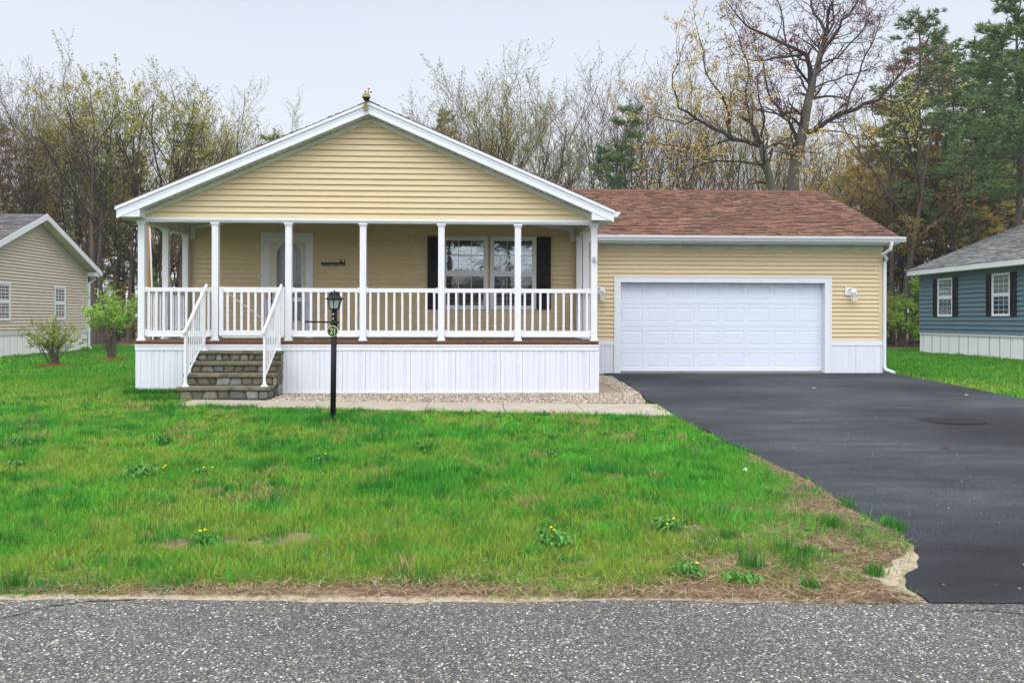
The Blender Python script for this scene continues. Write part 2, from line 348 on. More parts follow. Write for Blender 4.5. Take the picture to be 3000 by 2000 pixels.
# ------------------------------------------------------------------ the ground
GY=[-60,4.5,9,12,15,20,27,400]; GZ=[0,0,.07,.115,.135,.165,.20,.20]
def g(y): return np.interp(y,GY,GZ)
def G(px,py,off=0):
    z=.1
    for _ in range(8):
        d=ray(px,py); t=(z-CAMZ)/d.z; z=float(g(d.y*t))+off
    return Vector((d.x*t,d.y*t,z))
def vnoise(x,y,s,seed=0):
    """smooth value noise in numpy"""
    r=np.random.default_rng(seed); T=r.random((64,64)); x=np.asarray(x)/s; y=np.asarray(y)/s
    xi=np.floor(x).astype(int); yi=np.floor(y).astype(int); fx=x-xi; fy=y-yi; fx=fx*fx*(3-2*fx); fy=fy*fy*(3-2*fy)
    a=T[xi%64,yi%64]; b=T[(xi+1)%64,yi%64]; c=T[xi%64,(yi+1)%64]; d=T[(xi+1)%64,(yi+1)%64]
    return (a*(1-fx)+b*fx)*(1-fy)+(c*(1-fx)+d*fx)*fy
def sheet(name, ys, xl, xr, nx, off, m, kind='structure', thick=0):
    """a ground-following sheet: rows at ys between xl(y) and xr(y)"""
    V=[];Fc=[]
    for y in ys:
        a,b=xl(y),xr(y)
        for k in range(nx+1): V.append((a+(b-a)*k/nx,y,float(g(y))+off))
    for r in range(len(ys)-1):
        for k in range(nx): i=r*(nx+1)+k; Fc.append((i,i+1,i+nx+2,i+nx+1))
    mb=MB(); mb.v=V; mb.f=Fc; mb.c=[None]*len(Fc)
    if thick:
        for r in range(len(ys)-1):
            for k,s in ((0,1),(nx,-1)):
                a=V[r*(nx+1)+k]; b=V[(r+1)*(nx+1)+k]; q=[a,b,(b[0],b[1],b[2]-thick),(a[0],a[1],a[2]-thick)]; mb.face(q if s>0 else q[::-1])
        for r in (0,len(ys)-1):
            for k in range(nx):
                a=V[r*(nx+1)+k]; b=V[r*(nx+1)+k+1]; mb.face([a,(a[0],a[1],a[2]-thick),(b[0],b[1],b[2]-thick),b])
    o=mb.build(name,m); return tag(o,kind=kind)
gys=[-300,-60,0,3,4.5]+list(np.arange(5,20.1,.5))+[22,24,27,32,40,60,120,400,900]
def g_low(y): return g(y)-(0.03 if y<4.0 else 0)
ground=MB(); nx=30
xs=np.linspace(-700,700,nx+1)
for y in gys:
    for x in xs: ground.v.append((x,y,float(g_low(y))))
for r in range(len(gys)-1):
    for k in range(nx): i=r*(nx+1)+k; ground.f.append((i,i+1,i+nx+2,i+nx+1)); ground.c.append(None)
tag(ground.build('ground',M_ground),kind='structure')

# driveway outline (world points)
drv_px=[(1764,1093),(1800,1106),(1842,1132),(1876,1158),(1900,1176),(1972,1220),(2072,1266),(2158,1312),(2302,1381),(2388,1421),(2474,1479),(2543,1525),(2646,1571),(2676,1605),(2684,1640),(2682,1668),(2650,1690),(2655,1717),(2704,1752)]
DL=[G(*p) for p in drv_px]; DL.sort(key=lambda p:p.y)
DLy=[p.y for p in DL]; DLx=[p.x for p in DL]
drr=[(2595,1093),(2640,1100),(2790,1129),(3000,1171)]
DR=[G(*p) for p in drr]; DR.sort(key=lambda p:p.y)
DRy=[4.3,6,9]+[p.y for p in DR]; DRx=[13.5,11.5,11.2]+[p.x for p in DR]
_a,_b=G(20,1755),G(2980,1772); RS=(_b.y-_a.y)/(_b.x-_a.x); ROADY=float(_a.y-RS*_a.x)
def R0(x): return ROADY+RS*np.clip(x,-40,40)
def road_edge(x):
    x=np.asarray(x,float); return R0(x) + .07*(vnoise(x,0*x,.9,3)-.5)+.03*(vnoise(x,0*x,.17,4)-.5)
def dl(y): return float(np.interp(y,DLy,DLx)) + .04*float(vnoise(y,0,.12,5)-.5)+.05*float(vnoise(y,0,.4,6)-.5)
def dr(y): return float(np.interp(y,DRy,DRx)) + .05*float(vnoise(y,3,.3,8)-.5)
Y0D=float(R0(9.0))-.02
SHR=lambda x,y: RS*(x-9.0)*float(np.clip((6.5-y)/2.0,0,1))
ys=sorted(set(list(np.arange(Y0D,8,.05))+list(np.arange(8,19.9,.25))+[19.98]))
dwy=sheet('driveway',ys,lambda y:dl(y+SHR(2.5,y)),dr,10,.022,M_drive,thick=.05)
for v_ in dwy.data.vertices: v_.co.y+=SHR(v_.co.x,v_.co.y)
# road
rm=MB(); xs=np.concatenate([np.linspace(-60,-6,28),np.arange(-5.9,8,.04),np.linspace(8.1,60,28)])
ey=road_edge(xs)
for k in range(len(xs)):
    rm.v += [(xs[k],-7,.0),(xs[k],0,.012),(xs[k],ey[k]-.02,.014),(xs[k],ey[k],-.012)]
for k in range(len(xs)-1):
    for j in range(3): i=4*k+j; rm.f.append((i,i+4,i+5,i+1)); rm.c.append(None)
tag(rm.build('road',M_road),kind='structure')
# cracks in the road edge, left and right
def crack(pp, wd, name='road_crack'):
    mb=MB(); P=[G(*q) for q in pp]; Q=[]
    for a,b in zip(P[:-1],P[1:]):
        n=max(2,int((b-a).length/.03))
        for k in range(n): t=k/n; Q.append(a.lerp(b,t)+Vector((random.uniform(-.006,.006),random.uniform(-.008,.008),0)))
    for k in range(len(Q)-1):
        wk=wd*random.uniform(.4,1.3); a,b=Q[k],Q[k+1]; mb.face([(a.x,a.y-wk,.0175),(b.x,b.y-wk,.0175),(b.x,b.y+wk,.0175),(a.x,a.y+wk,.0175)])
    return mb
cm=crack([(-40,1826),(60,1808),(140,1784),(230,1771),(420,1762)],.006)
for pp,wd in (([(2200,1766),(2400,1770),(2560,1776),(2720,1764)],.004),([(2700,1757),(2860,1765),(3040,1762)],.006),([(2790,1800),(2880,1795),(3040,1812)],.004)):
    c2=crack(pp,wd); o=len(cm.v); cm.v+=c2.v; cm.f+=[tuple(i+o for i in f) for f in c2.f]; cm.c+=c2.c
tag(cm.build('road_crack',mat('crack_dark',(.02,.018,.016),.9,.3,20)),kind='structure')
# sandy strip + dry verge
def sand_far(y): return None
xs2=np.concatenate([np.linspace(-45,-6,30),np.arange(-5.9,4.6,.05)])
sm=MB(); lo=road_edge(xs2)-.05; hi=R0(xs2)+.075+.07*vnoise(xs2,0*xs2,.45,11)+.05*(vnoise(xs2,0*xs2,.12,12)-.4)
for k,x in enumerate(xs2): sm.v += [(x,lo[k],.008),(x,max(hi[k],lo[k]+.02),.0095)]
for k in range(len(xs2)-1): i=2*k; sm.f.append((i,i+2,i+3,i+1)); sm.c.append(None)
tag(sm.build('road_shoulder_sand',M_sand),kind='structure')
yy=list(np.arange(ROADY-.2,6.1,.05))
sheet('sand_patch',yy,lambda y: dl(y)-.035-.20*math.exp(-((y-4.72)/.28)**2)*(1+.3*math.sin(y*23)),lambda y: dl(y)+.03,3,.010,M_sand)
def verge_l(y):
    t=(y-ROADY)
    return float(np.interp(t,[0,.35,.6,1.0,1.8,3.0,4.0],[-45,-44,1.6,1.9,2.3,2.2,2.4])) 
def verge_r(y): return dl(y)+.02
yy=[ROADY-.0+.0]+list(np.arange(ROADY+.02,ROADY+.34,.03))
xs3=np.concatenate([np.linspace(-45,-6,30),np.arange(-5.9,4.2,.05)])
vm_=MB(); hi=R0(xs3)+.13+.14*vnoise(xs3,0*xs3,.8,21)+.10*(vnoise(xs3,0*xs3,.15,22)-.5)
for k,x in enumerate(xs3): vm_.v += [(x,float(R0(x))-.02,.003),(x,hi[k],.004+float(g(hi[k])))]
for k in range(len(xs3)-1): i=2*k; vm_.f.append((i,i+2,i+3,i+1)); vm_.c.append(None)
yy=list(np.arange(ROADY-.06,8.2,.06))
for y in yy:
    b=dl(y)+.01; wdt=float(np.interp(y,[4.7,5.2,6.0,6.8,7.6,8.3],[1.6,1.25,.6,.16,.07,.03]))*(.75+.6*float(vnoise(y,5,.3,31)))
    a=b-wdt; vm_.v += [(a,y,.0045+float(g(y))),(b,y,.0045+float(g(y)))]
n0=2*len(xs3)
for k in range(len(yy)-1): i=n0+2*k; vm_.f.append((i,i+1,i+3,i+2)); vm_.c.append(None)
for (px_,py_),ra_,rb_ in (((600,1590),.34,.17),((850,1583),.38,.18),((1990,1555),.26,.16),((2070,1308),.2,.24),((2330,1450),.26,.2),((2150,1500),.24,.18),((820,1372),.17,.13),((200,1432),.2,.17)):
    c_=G(px_,py_); vm_.face([(c_.x+ra_*math.cos(.3*k)*(1+.15*math.sin(1.7*k)),c_.y+rb_*math.sin(.3*k)*(1+.15*math.cos(2.3*k)),float(g(c_.y+rb_*math.sin(.3*k)))+.0045) for k in range(21)])
tag(vm_.build('dry_verge',M_dirt),kind='structure')
# oval damp stain, seal patches on the driveway
st=G(2795,1237); P=[]
for k in range(40):
    t=2*math.pi*k/40; P.append((st.x+.42*math.cos(t)*(1+.08*math.sin(3*t)),st.y+.42*math.sin(t)*(1+.1*math.cos(2*t)),float(g(st.y))+.026))
smb=MB(); smb.face(P); tag(smb.build('driveway_stain',M_stain),kind='structure')
# woodland floor
sheet('woodland_floor',[40,44,50,70,120,250],lambda y:-200,lambda y:200,12,.02,M_litter)
wf=MB(); wf.face([(6,35.5,.215),(60,34.5,.215),(60,40.2,.215),(6,40.2,.215)]); wf.face([(-60,39,.214),(-13,38.6,.214),(-6,39.4,.214),(-6,40.1,.214),(-60,40.1,.214)])
tag(wf.build('woodland_edge_path',M_litter),kind='structure')

# ------------------------------------------------------------------ siding
def clip_courses(z0, z1, h, segs, holes):
    out=[]; z=z0
    while z<z1-.005:
        zt=min(z+h,z1); iv=segs((z+zt)/2, z, zt)
        for (a0,b0,a1,b1) in iv:
            parts=[(a0,b0,a1,b1)]
            for hx0,hx1,hz0,hz1 in holes:
                if (z+zt)/2>hz0 and (z+zt)/2<hz1:
                    np_=[]
                    for (p0,q0,p1,q1) in parts:
                        if hx0>p0: np_.append((p0,min(q0,hx0),p1,min(q1,hx0)))
                        if hx1<q0: np_.append((max(p0,hx1),q0,max(p1,hx1),q1))
                    parts=np_
            out += [(z,zt)+p for p in parts]
        z=zt
    return out
def siding(mb, mp, z0, z1, segs, holes=(), h=.1045, lip=.030):
    """lap siding. mp maps (along, outward, z) to world"""
    for (a,b,p0,q0,p1,q1) in clip_courses(z0,z1,h,segs,holes):
        if q0-p0<.01: continue
        if q0-p0>2.2 and random.random()<.45:
            c_=random.uniform(p0+.8,q0-.8); e_=random.uniform(-.0015,.0015)
            mb.face([mp(c_,lip+.003,a),mp(min(c_+.9,q0-.05),lip+.001,a),mp(min(c_+.9,q0-.05),.006,b-.008),mp(c_,.008,b-.008)])
            mb.face([mp(c_,lip-.01,a),mp(c_,lip+.003,a),mp(c_,.008,b-.008),mp(c_,-.004,b-.008)])
        mb.face([mp(p0,lip,a),mp(q0,lip,a),mp(q1 if q1>p1 else p1,.003,b),mp(p1,.003,b)])
        mb.face([mp(p0,-.004,a+.012),mp(q0,-.004,a+.012),mp(q0,lip-.003,a+.004),mp(p0,lip-.003,a+.004)]); mb.face([mp(p0,lip-.003,a+.004),mp(q0,lip-.003,a+.004),mp(q0,lip,a),mp(p0,lip,a)])
        mb.face([mp(p0,0,a),mp(p0,lip,a),mp(p1,.003,b)]); mb.face([mp(q0,lip,a),mp(q0,0,a),mp(q1,.003,b)])

def shingles(mb, o, ux, uy, nrm, W, L, pal, expo=.14, tab=(.10,.32), inside=None):
    """roof plane of single shingles: o origin at the eave, ux along the eave, uy up the slope"""
    o,ux,uy,nrm=[Vector(q) for q in (o,ux,uy,nrm)]; r=random.Random(3)
    n=int(L/expo)
    for k in range(n+1):
        x=-r.uniform(0,.2); y0=k*expo; y1=min(y0+expo*1.25,L)
        if y0>=L: break
        while x<W:
            t=r.uniform(*tab); a=max(x,0); b=min(x+t,W); x+=t
            if b-a<.02: continue
            if inside and not inside((a+b)/2,y0): continue
            th=.014+r.choice((0,.009))+r.uniform(0,.003); c=r.choice(pal); f=r.uniform(.82,1.16)*(1+.15*math.sin(a*2.1+y0*1.3+math.sin(y0*3)))**.6; c=(c[0]*f,c[1]*f,c[2]*f)
            dy=r.uniform(-.006,.006)
            p=[o+ux*a+uy*(y0+dy)+nrm*th,o+ux*(b-.003)+uy*(y0+dy)+nrm*th,o+ux*(b-.003)+uy*y1+nrm*.002,o+ux*a+uy*y1+nrm*.002]
            mb.face(p,c); q=[p[0]-nrm*th,p[1]-nrm*th,p[1],p[0]]; mb.face(q,(c[0]*.35,c[1]*.35,c[2]*.35))  # butt edge gets a darkened colour, painting the shadow line under each course
            mb.face([p[0]-nrm*th,p[0],p[3]],c); mb.face([p[1],p[1]-nrm*th,p[2]],c)
PAL_RED=[(.185,.096,.062),(.155,.078,.052),(.215,.118,.074),(.125,.068,.050),(.175,.096,.066),(.20,.098,.060)]
PAL_GREY=[(.135,.125,.13),(.11,.10,.105),(.16,.15,.15),(.125,.115,.12)]
PAL_RG=[(.19,.20,.19),(.16,.17,.17),(.22,.23,.22),(.18,.185,.18)]

# ------------------------------------------------------------------ window builder (on a wall)
def window(parent, mp, a0, a1, z0, z1, trim=.07, cols=3, upper=True, lower=True, pane_u=None, pane_l=None, blind=None, M=None):
    """double-hung window with frame, sash, grille and panes; mp maps (along, outward, z)"""
    M=M or M_trim
    def bx(mb,a,b,d0,d1,c,d):
        P=[mp(x,y,z) for x in (a,b) for y in (d0,d1) for z in (c,d)]
        xs_=[p[0] for p in P]; ys_=[p[1] for p in P]; zs_=[p[2] for p in P]; mb.box(min(xs_),max(xs_),min(ys_),max(ys_),min(zs_),max(zs_))
    fr=MB(); bx(fr,a0,a0+trim,0,.055,z0,z1); bx(fr,a1-trim,a1,0,.055,z0,z1); bx(fr,a0+trim,a1-trim,0,.053,z1-trim,z1); bx(fr,a0+trim,a1-trim,0,.053,z0,z0+trim)
    f=fr.build('window',M,parent)
    zm=(z0+z1)/2-.01; i0,i1=a0+trim,a1-trim
    sa=MB(); bx(sa,i0,i1,.03,.050,zm-.035,zm+.03)
    s=.028
    for (c,d,dd) in ((zm+.03,z1-trim,0),(z0+trim,zm-.035,-.0)):
        bx(sa,i0,i0+s,.03,.042,c,d); bx(sa,i1-s,i1,.03,.042,c,d); bx(sa,i0+s,i1-s,.03,.041,d-s,d); bx(sa,i0+s,i1-s,.03,.041,c,c+s)
    sa.build('sash',M,f)
    gr=MB()
    for (c,d,on) in ((zm+.03+s,z1-trim-s,upper),(z0+trim+s,zm-.035-s,lower)):
        if not on: continue
        for k in range(1,cols): x=i0+s+(i1-i0-2*s)*k/cols; bx(gr,x-.006,x+.006,.031,.036,c,d)
        bx(gr,i0+s,i1-s,.0315,.035,(c+d)/2-.006,(c+d)/2+.006)
    if gr.f: gr.build('grille',M,f)
    for (c,d,pm,nm) in ((zm+.03,z1-trim,pane_u or M_pane,'pane'),(z0+trim,zm-.035,pane_l or M_panel,'pane')):
        pn=MB(); pn.face([mp(i0+.01,.029,c+.005),mp(i1-.01,.029,c+.005),mp(i1-.01,.029,d-.005),mp(i0+.01,.029,d-.005)]); pn.build(nm,pm,f)
    return f

# ================================================================== MAIN HOUSE
CX=-1.93; HP=4.107; HR=4.42; HD=4.19
YP=15.10   # post centre line
YW=17.44   # back wall of porch
YB=14.75   # bargeboard
DZ=1.10    # deck top
AP=5.372; SL=.43
ZBEAM=3.275
house=thing('manufactured_house',(CX,YP,.135),'tan sided single storey house with a white railed front porch under a broad gable','house')
mpF=lambda Y:(lambda a,d,z:(a,Y-d,z))
# walls: gable over porch
wl=MB()
ZG0=3.318
gt=lambda z:(AP-.215-z)/SL   # half width of the siding triangle at z
siding(wl,mpF(15.045),ZG0,AP-.26,lambda zm,a,b:[(CX-min(gt(a),HP+.05),CX+min(gt(a),HP+.05),CX-min(gt(b),HP+.05),CX+min(gt(b),HP+.05))],h=.1045)
wl.prism([(CX-HP-.05,ZG0),(CX+HP+.05,ZG0),(CX,AP-.2)],15.046,15.14)
wl.build('gable_wall',M_tan,house)
# back wall of porch, side and rear walls
wb=MB()
siding(wb,mpF(YW),1.12,3.72,lambda zm,a,b:[(CX-HP+.02,CX+HP-.02,CX-HP+.02,CX+HP-.02)],h=.1020)
wb.box(CX-HP,CX+HP,YW+.002,YW+.15,.3,3.75)
siding(wb,lambda a,d,z:(CX-HP-d,a,z),1.12,3.35,lambda zm,a,b:[(YW,30,YW,30)],h=.1045)
siding(wb,lambda a,d,z:(CX+HP+d,a,z),1.12,3.35,lambda zm,a,b:[(YW,30,YW,30)],h=.1045)
wb.box(CX-HP+.002,CX-HP+.1,YW+.15,30,.3,3.36); wb.box(CX+HP-.1,CX+HP-.002,YW+.15,30,.3,3.36)
wb.box(CX-HP+.1,CX+HP-.1,29.9,30,.3,3.36)
wb.build('wall',M_tan,house)
ct=MB()
for sx in (-1,1): ct.box(CX+sx*(HP+.03),CX+sx*(HP-.05),YW-.03,YW+.06,1.1,3.4)
ct.build('corner_trim',M_trim,house)
# frieze board under gable soffit, base trim
fb=MB()
for sx in (-1,1):
    xo=HP+.09; p=[(CX,AP-.205),(CX,AP-.285)]
    q=[(CX,AP-.200),(CX+sx*xo,AP-.200-SL*xo),(CX+sx*xo,AP-.285-SL*xo),(CX,AP-.285)]
    fb.prism(q,15.0,15.03)
fb.build('frieze_board',M_soff,house)
bt=MB(); bt.box(CX-HP-.09,CX+HP+.09,15.005,15.16,ZBEAM,ZG0); bt.box(CX-HP-.06,CX+HP+.06,15.03,15.17,ZBEAM-.03,ZBEAM); bt.build('porch_beam',M_trim,house)
ez=MB()
for sx in (-1,1): ez.box(CX+sx*(HP+.062),CX+sx*(HP+.10),15.002,15.06,ZG0,ZG0+.17)
ez.build('corner_trim',M_trim,house)
# side beams
for sx in (-1,1):
    b=MB(); b.box(CX+sx*(HP-.07),CX+sx*(HP+.07),15.175,YW-.035,ZBEAM-.03,ZBEAM+.22); b.build('side_beam',M_soff,house)
# porch ceiling (shallow vault) + ceiling trim on back wall
cl=MB(); cz0=3.44; cs=.15
for sx in (-1,1):
    X0=CX+sx*(HP-.075); w_=HP-.075
    cl.prism([(X0,cz0),(CX,cz0+cs*w_),(CX,cz0+cs*w_+.04),(X0,cz0+.04)],15.165,YW-.03)
    for k in range(1,17):
        x=CX+sx*w_*k/17; z=cz0+cs*(w_-w_*k/17)
        cl.box(x-.006,x+.006,15.17,YW-.04,z-.006,z+.002)
cl.build('porch_ceiling',M_soff,house)
tr=MB()
for sx in (-1,1):
    X0=CX+sx*(HP-.08); w_=HP-.08
    tr.prism([(X0,cz0-.075),(CX,cz0-.075+cs*w_),(CX,cz0+cs*w_-.004),(X0,cz0-.004)],YW-.06,YW-.025)
    tr.box(X0-sx*.0,X0-sx*.09,YW-.065,YW-.024,cz0-.27,cz0-.074)
tr.build('ceiling_trim',M_trim,house)
sl_=MB(); sl_.lathe([(.0,3.60),(.05,3.605),(.05,3.66)],xY(1403,16.4),16.4,10); sl_.build('ceiling_hook',M_trim,house)
# roof: two slabs from YB to 30.4
YR0,YR1=YB+.02,30.4
rf=MB(); th=.17
for sx in (-1,1):
    rf.prism([(CX,AP),(CX+sx*HR,AP-SL*HR),(CX+sx*HR,AP-SL*HR-.10),(CX,AP-.10)],YR0+.035,YR1)
roof=rf.build('roof',mat('roof_deck',(.06,.045,.04),.9,.2),house)
sh=MB(); sly=math.hypot(1,SL)
for sx in (-1,1):
    uy=Vector((-sx/sly,0,SL/sly)); nr=Vector((sx*SL/sly,0,1/sly)); ux=Vector((0,1,0)) if sx>0 else Vector((0,1,0))
    shingles(sh,(CX+sx*(HR+.03),YR0-.035,AP-SL*(HR+.03)+.012),ux,uy,nr,YR1-YR0,(HR+.03)*sly,PAL_RED if sx>0 else PAL_RED,expo=.145,tab=(.2,.6))
cap=MB()
for k in range(52):
    y=YR0-.03+k*.3
    for sx in (-1,1): sh.prism([(CX,AP+.035),(CX+sx*.14,AP+.035-.06),(CX+sx*.14,AP+.02-.06),(CX,AP+.02)],y,y+.32-.01*(k%2),col=(.06,.04,.035))
sh.build('shingles',M_shing,roof)
# bargeboards: wide board, top trim strip, grooves, boxed returns
for sx in (-1,1):
    bb=MB()
    def rk(t,b,y0,y1,xe=HR): bb.prism([(CX,AP-t),(CX+sx*xe,AP-t-SL*xe),(CX+sx*xe,AP-b-SL*xe),(CX,AP-b)],y0,y1)
    rk(-.004,.050,YB-.022,YB+.03,HR+.02); rk(.050,.108,YB,YB+.03); rk(.111,.162,YB+.003,YB+.03); rk(.162,.205,YB-.004,YB+.03)
    xe=CX+sx*HR; ze=AP-SL*HR
    bb.prism([(xe,ze-.02),(xe,ze-.175),(xe-sx*.40,ze-.175),(xe-sx*.40,ze-.175+.14)],YB+.004,YB+.032)
    bb.box(xe-sx*.40,xe-sx*.37,YB+.033,15.0,ze-.17,ze-.03)
    bb.build('bargeboard',M_trim,house)
    # soffit of the gable overhang: slats with gaps
    sf=MB(); n=34
    for k in range(n):
        x0=(HR-.35)*k/n+.004; x1=(HR-.35)*(k+1)/n-.014
        sf.prism([(CX+sx*x0,AP-.188-SL*x0),(CX+sx*x1,AP-.188-SL*x1),(CX+sx*x1,AP-.200-SL*x1),(CX+sx*x0,AP-.200-SL*x0)],YB+.032,14.985)
    for k in range(n+1):
        x0=(HR-.35)*k/n
        sf.prism([(CX+sx*(x0-.03),AP-.165-SL*(x0-.03)),(CX+sx*(x0+.03),AP-.165-SL*(x0+.03)),(CX+sx*(x0+.03),AP-.175-SL*(x0+.03)),(CX+sx*(x0-.03),AP-.175-SL*(x0-.03))],YB+.032,15.04)
    sf.build('rake_soffit',M_soff,house)
    # eave soffit + fascia along the side
    es=MB(); xe=CX+sx*HR; ze=AP-SL*HR-.175
    es.box(CX+sx*(HP+.055),xe-sx*.02,YB+.05,YR1,ze+.0,ze+.012); 
    es.build('eave_soffit',M_soff,house)
    ef=MB(); ef.box(xe-sx*.02,xe,YB+.035,YR1,ze,ze+.165); ef.build('fascia',M_trim,house)
    if sx>0:
        gm=MB(); gy0=YB+.0; prof=[(xe+.002,ze+.155),(xe+.002,ze+.06),(xe+.06,ze+.06),(xe+.085,ze+.10),(xe+.115,ze+.12),(xe+.12,ze+.155),(xe+.112,ze+.155),(xe+.105,ze+.125),(xe+.08,ze+.108),(xe+.055,ze+.068),(xe+.01,ze+.068),(xe+.01,ze+.155)]
        gm.prism(prof,gy0,YR1); gm.prism([(xe+.002,ze+.15),(xe+.002,ze+.062),(xe+.058,ze+.062),(xe+.112,ze+.125),(xe+.118,ze+.15)],gy0-.004,gy0)
        gm.build('gutter',M_trim,house)
# deck
dk=MB(); n=int(2*HD/.14)
for k in range(n):
    x0=CX-HD+2*HD*k/n; dk.box(x0,x0+2*HD/n-.007,14.97,YW-.02,DZ-.025,DZ)
dk.build('porch_deck',M_deck,house)
ri=MB(); ri.box(CX-HD+.01,CX+HD-.01,14.985,15.03,DZ-.065,DZ-.027); ri.box(CX-HD+.02,CX+HD-.02,15.03,YW,DZ-.2,DZ-.03); ri.build('deck_rim',M_rim,house)
# skirting: top trim + ribbed panels
sk=MB(); SY=15.0; Zs0,Zs1=.15,1.035
sk.box(CX-HD,CX+HD,SY-.012,SY+.03,.93,Zs1-.03); sk.box(CX-HD,CX+HD,SY-.022,SY+.03,Zs1-.028,Zs1)
for sx in (-1,1): sk.box(CX+sx*HD,CX+sx*(HD-.03),SY+.03,YW,.93,Zs1)
sk.build('skirting_trim',M_trim,house)
def ribbed(mb, mp, a0, a1, z0, z1, pitch=.1365, rib=.045, dep=.011):
    """vertical ribbed skirting as a folded sheet"""
    a=a0; k=0; pts=[(a0,0)]
    while a<a1-.001:
        e=min(a+pitch,a1); 
        if k%3==2: seq=[(a+.012,0),(a+.018,-dep),(a+.030,-dep),(a+.036,0),(a+.052,0),(a+.058,-dep),(a+.070,-dep),(a+.076,0)]
        elif k%3==0: seq=[(a+.004,0),(a+.007,-.014),(a+.011,-.014),(a+.014,0),(a+.085,0),(a+.092,-dep*.8),(a+.104,-dep*.8),(a+.111,0)]
        else: seq=[(a+.06,0),(a+.068,-dep*.8),(a+.086,-dep*.8),(a+.094,0)]
        pts += [q for q in seq if q[0]<e]; pts.append((e,0)); a=e; k+=1
    for (p,q) in zip(pts[:-1],pts[1:]): mb.face([mp(p[0],p[1],z0),mp(q[0],q[1],z0),mp(q[0],q[1],z1),mp(p[0],p[1],z1)])
sp=MB(); ribbed(sp,mpF(SY),CX-HD+.004,CX+HD-.004,Zs0-.06,.94)
sp.box(CX-HD+.005,CX+HD-.005,SY+.02,SY+.05,.05,.93)
for sx in (-1,1): ribbed(sp,lambda a,d,z:(CX+sx*(HD-.004+d),a,z),SY,YW,.08,.94)
sp.build('skirting_panel',M_skirt,house)
sb=MB(); sb.box(CX-HD,CX+HD,SY-.012,SY+.0,.150,.185); sb.box(CX+HD-.018,CX+HD,SY-.008,SY+.0,.185,.93); sb.build('skirting_base_rail',M_trim,house)
s2=MB()
for sx in (-1,1): s2.box(CX+sx*(HP+.0),CX+sx*(HP+.05),YW+.1,30,.12,1.06)
s2.build('side_skirting',M_skirt,house)

# posts
post_px=[417,632,846.5,1064,1293,1516.6,1739]
PXs=[CX-HP]+[xY(p,YP) for p in post_px[1:-1]]+[CX+HP]
def post(x,y,zt):
    p=MB(); h=.058
    p.box(x-h,x+h,y-h,y+h,DZ+.035,zt-.045)
    p.build('porch_post',M_white,house,bevel=.006)
    c=MB(); c.box(x-.078,x+.078,y-.078,y+.078,DZ+.001,DZ+.022); c.box(x-.068,x+.068,y-.068,y+.068,DZ+.022,DZ+.045); c.build('post_base',M_white,house,bevel=.003); c=MB()
    c.box(x-.072,x+.072,y-.072,y+.072,zt-.05,zt-.028); c.box(x-.080,x+.080,y-.080,y+.080,zt-.028,zt-.002)
    c.build('post_capital',M_white,house,bevel=.003)
for x in PXs: post(x,YP,ZBEAM-.03)
YS=[YP,(YP+YW)/2-.02,YW-.10]
for sx in (-1,1):
    for y in YS[1:]: post(CX+sx*(HP-.0),y,ZBEAM-.032)
RT0,RT1,RB0,RB1=1.985,2.06,1.20,1.285
def railing(p0,p1,axis):
    """rail section between posts, along x or y; balusters are sub-parts"""
    a,b=p0,p1; L=b-a; 
    def bx(mb,u0,u1,v,z0,z1):
        (mb.box(u0,u1,fix-v,fix+v,z0,z1) if axis=='x' else mb.box(fix-v,fix+v,u0,u1,z0,z1))
    r=MB(); bx(r,a,b,.022,RT0,RT1)
    for u0,u1 in ((a,a+.035),(b-.035,b)): bx(r,u0,u1,.034,RT0-.012,RT1+.014)
    rr=r.build('porch_railing',M_white,house,bevel=.004)
    r=MB(); bx(r,a,b,.020,RB0,RB1); bx(r,a+.01,b-.01,.030,RB0-.03,RB0+.002)
    for u0,u1 in ((a,a+.035),(b-.035,b)): bx(r,u0,u1,.034,RB0-.012,RB1+.014)
    r.build('bottom_rail',M_white,rr,bevel=.004)
    n=max(2,round(L/.14)); 
    for k in range(n):
        u=a+L*(k+.5)/n; q=MB(); bx(q,u-.020,u+.020,.018,RB1-.002,RT0+.002); q.build('baluster',M_white,rr,bevel=.003)
    return rr
fix=YP
for k in range(6):
    if k==1: continue
    railing(PXs[k]+.058,PXs[k+1]-.058,'x')
for sx in (-1,1):
    fix=CX+sx*HP
    for k in range(2): railing(YS[k]+.058,YS[k+1]-.058,'y')
# gate in second bay
gx0,gx1=PXs[1]+.075,PXs[2]-.066; gy=YP-.035
gt_=MB(); gt_.box(gx0,gx0+.075,gy-.022,gy+.022,RB0-.01,RT1+.015); gt_.box(gx1-.075,gx1,gy-.022,gy+.022,RB0-.01,RT1+.015)
gt_.box(gx0+.075,gx1-.075,gy-.020,gy+.020,RT0-.01,RT1+.01); gt_.box(gx0+.075,gx1-.075,gy-.020,gy+.020,RB0-.008,RB1+.0)
gate=gt_.build('porch_gate',M_white,house,bevel=.004); gate['label']='white picket porch gate with a diagonal wire brace'
for k in range(8):
    u=gx0+.075+(gx1-gx0-.15)*(k+.6)/8.2; q=MB(); q.box(u-.020,u+.020,gy-.016,gy+.016,RB1-.002,RT0-.008); q.build('baluster',M_white,gate)
q=MB(); q.tube([(gx0+.05,gy-.03,RT1-.02),(gx1-.06,gy-.03,RB1-.03)],.004,5); q.build('brace_cable',M_cable,gate)
q=MB(); q.box(gx0+.06,gx1,gy-.03,gy+.02,RB0-.045,RB0-.02); q.build('bottom_strip',M_soff,gate)
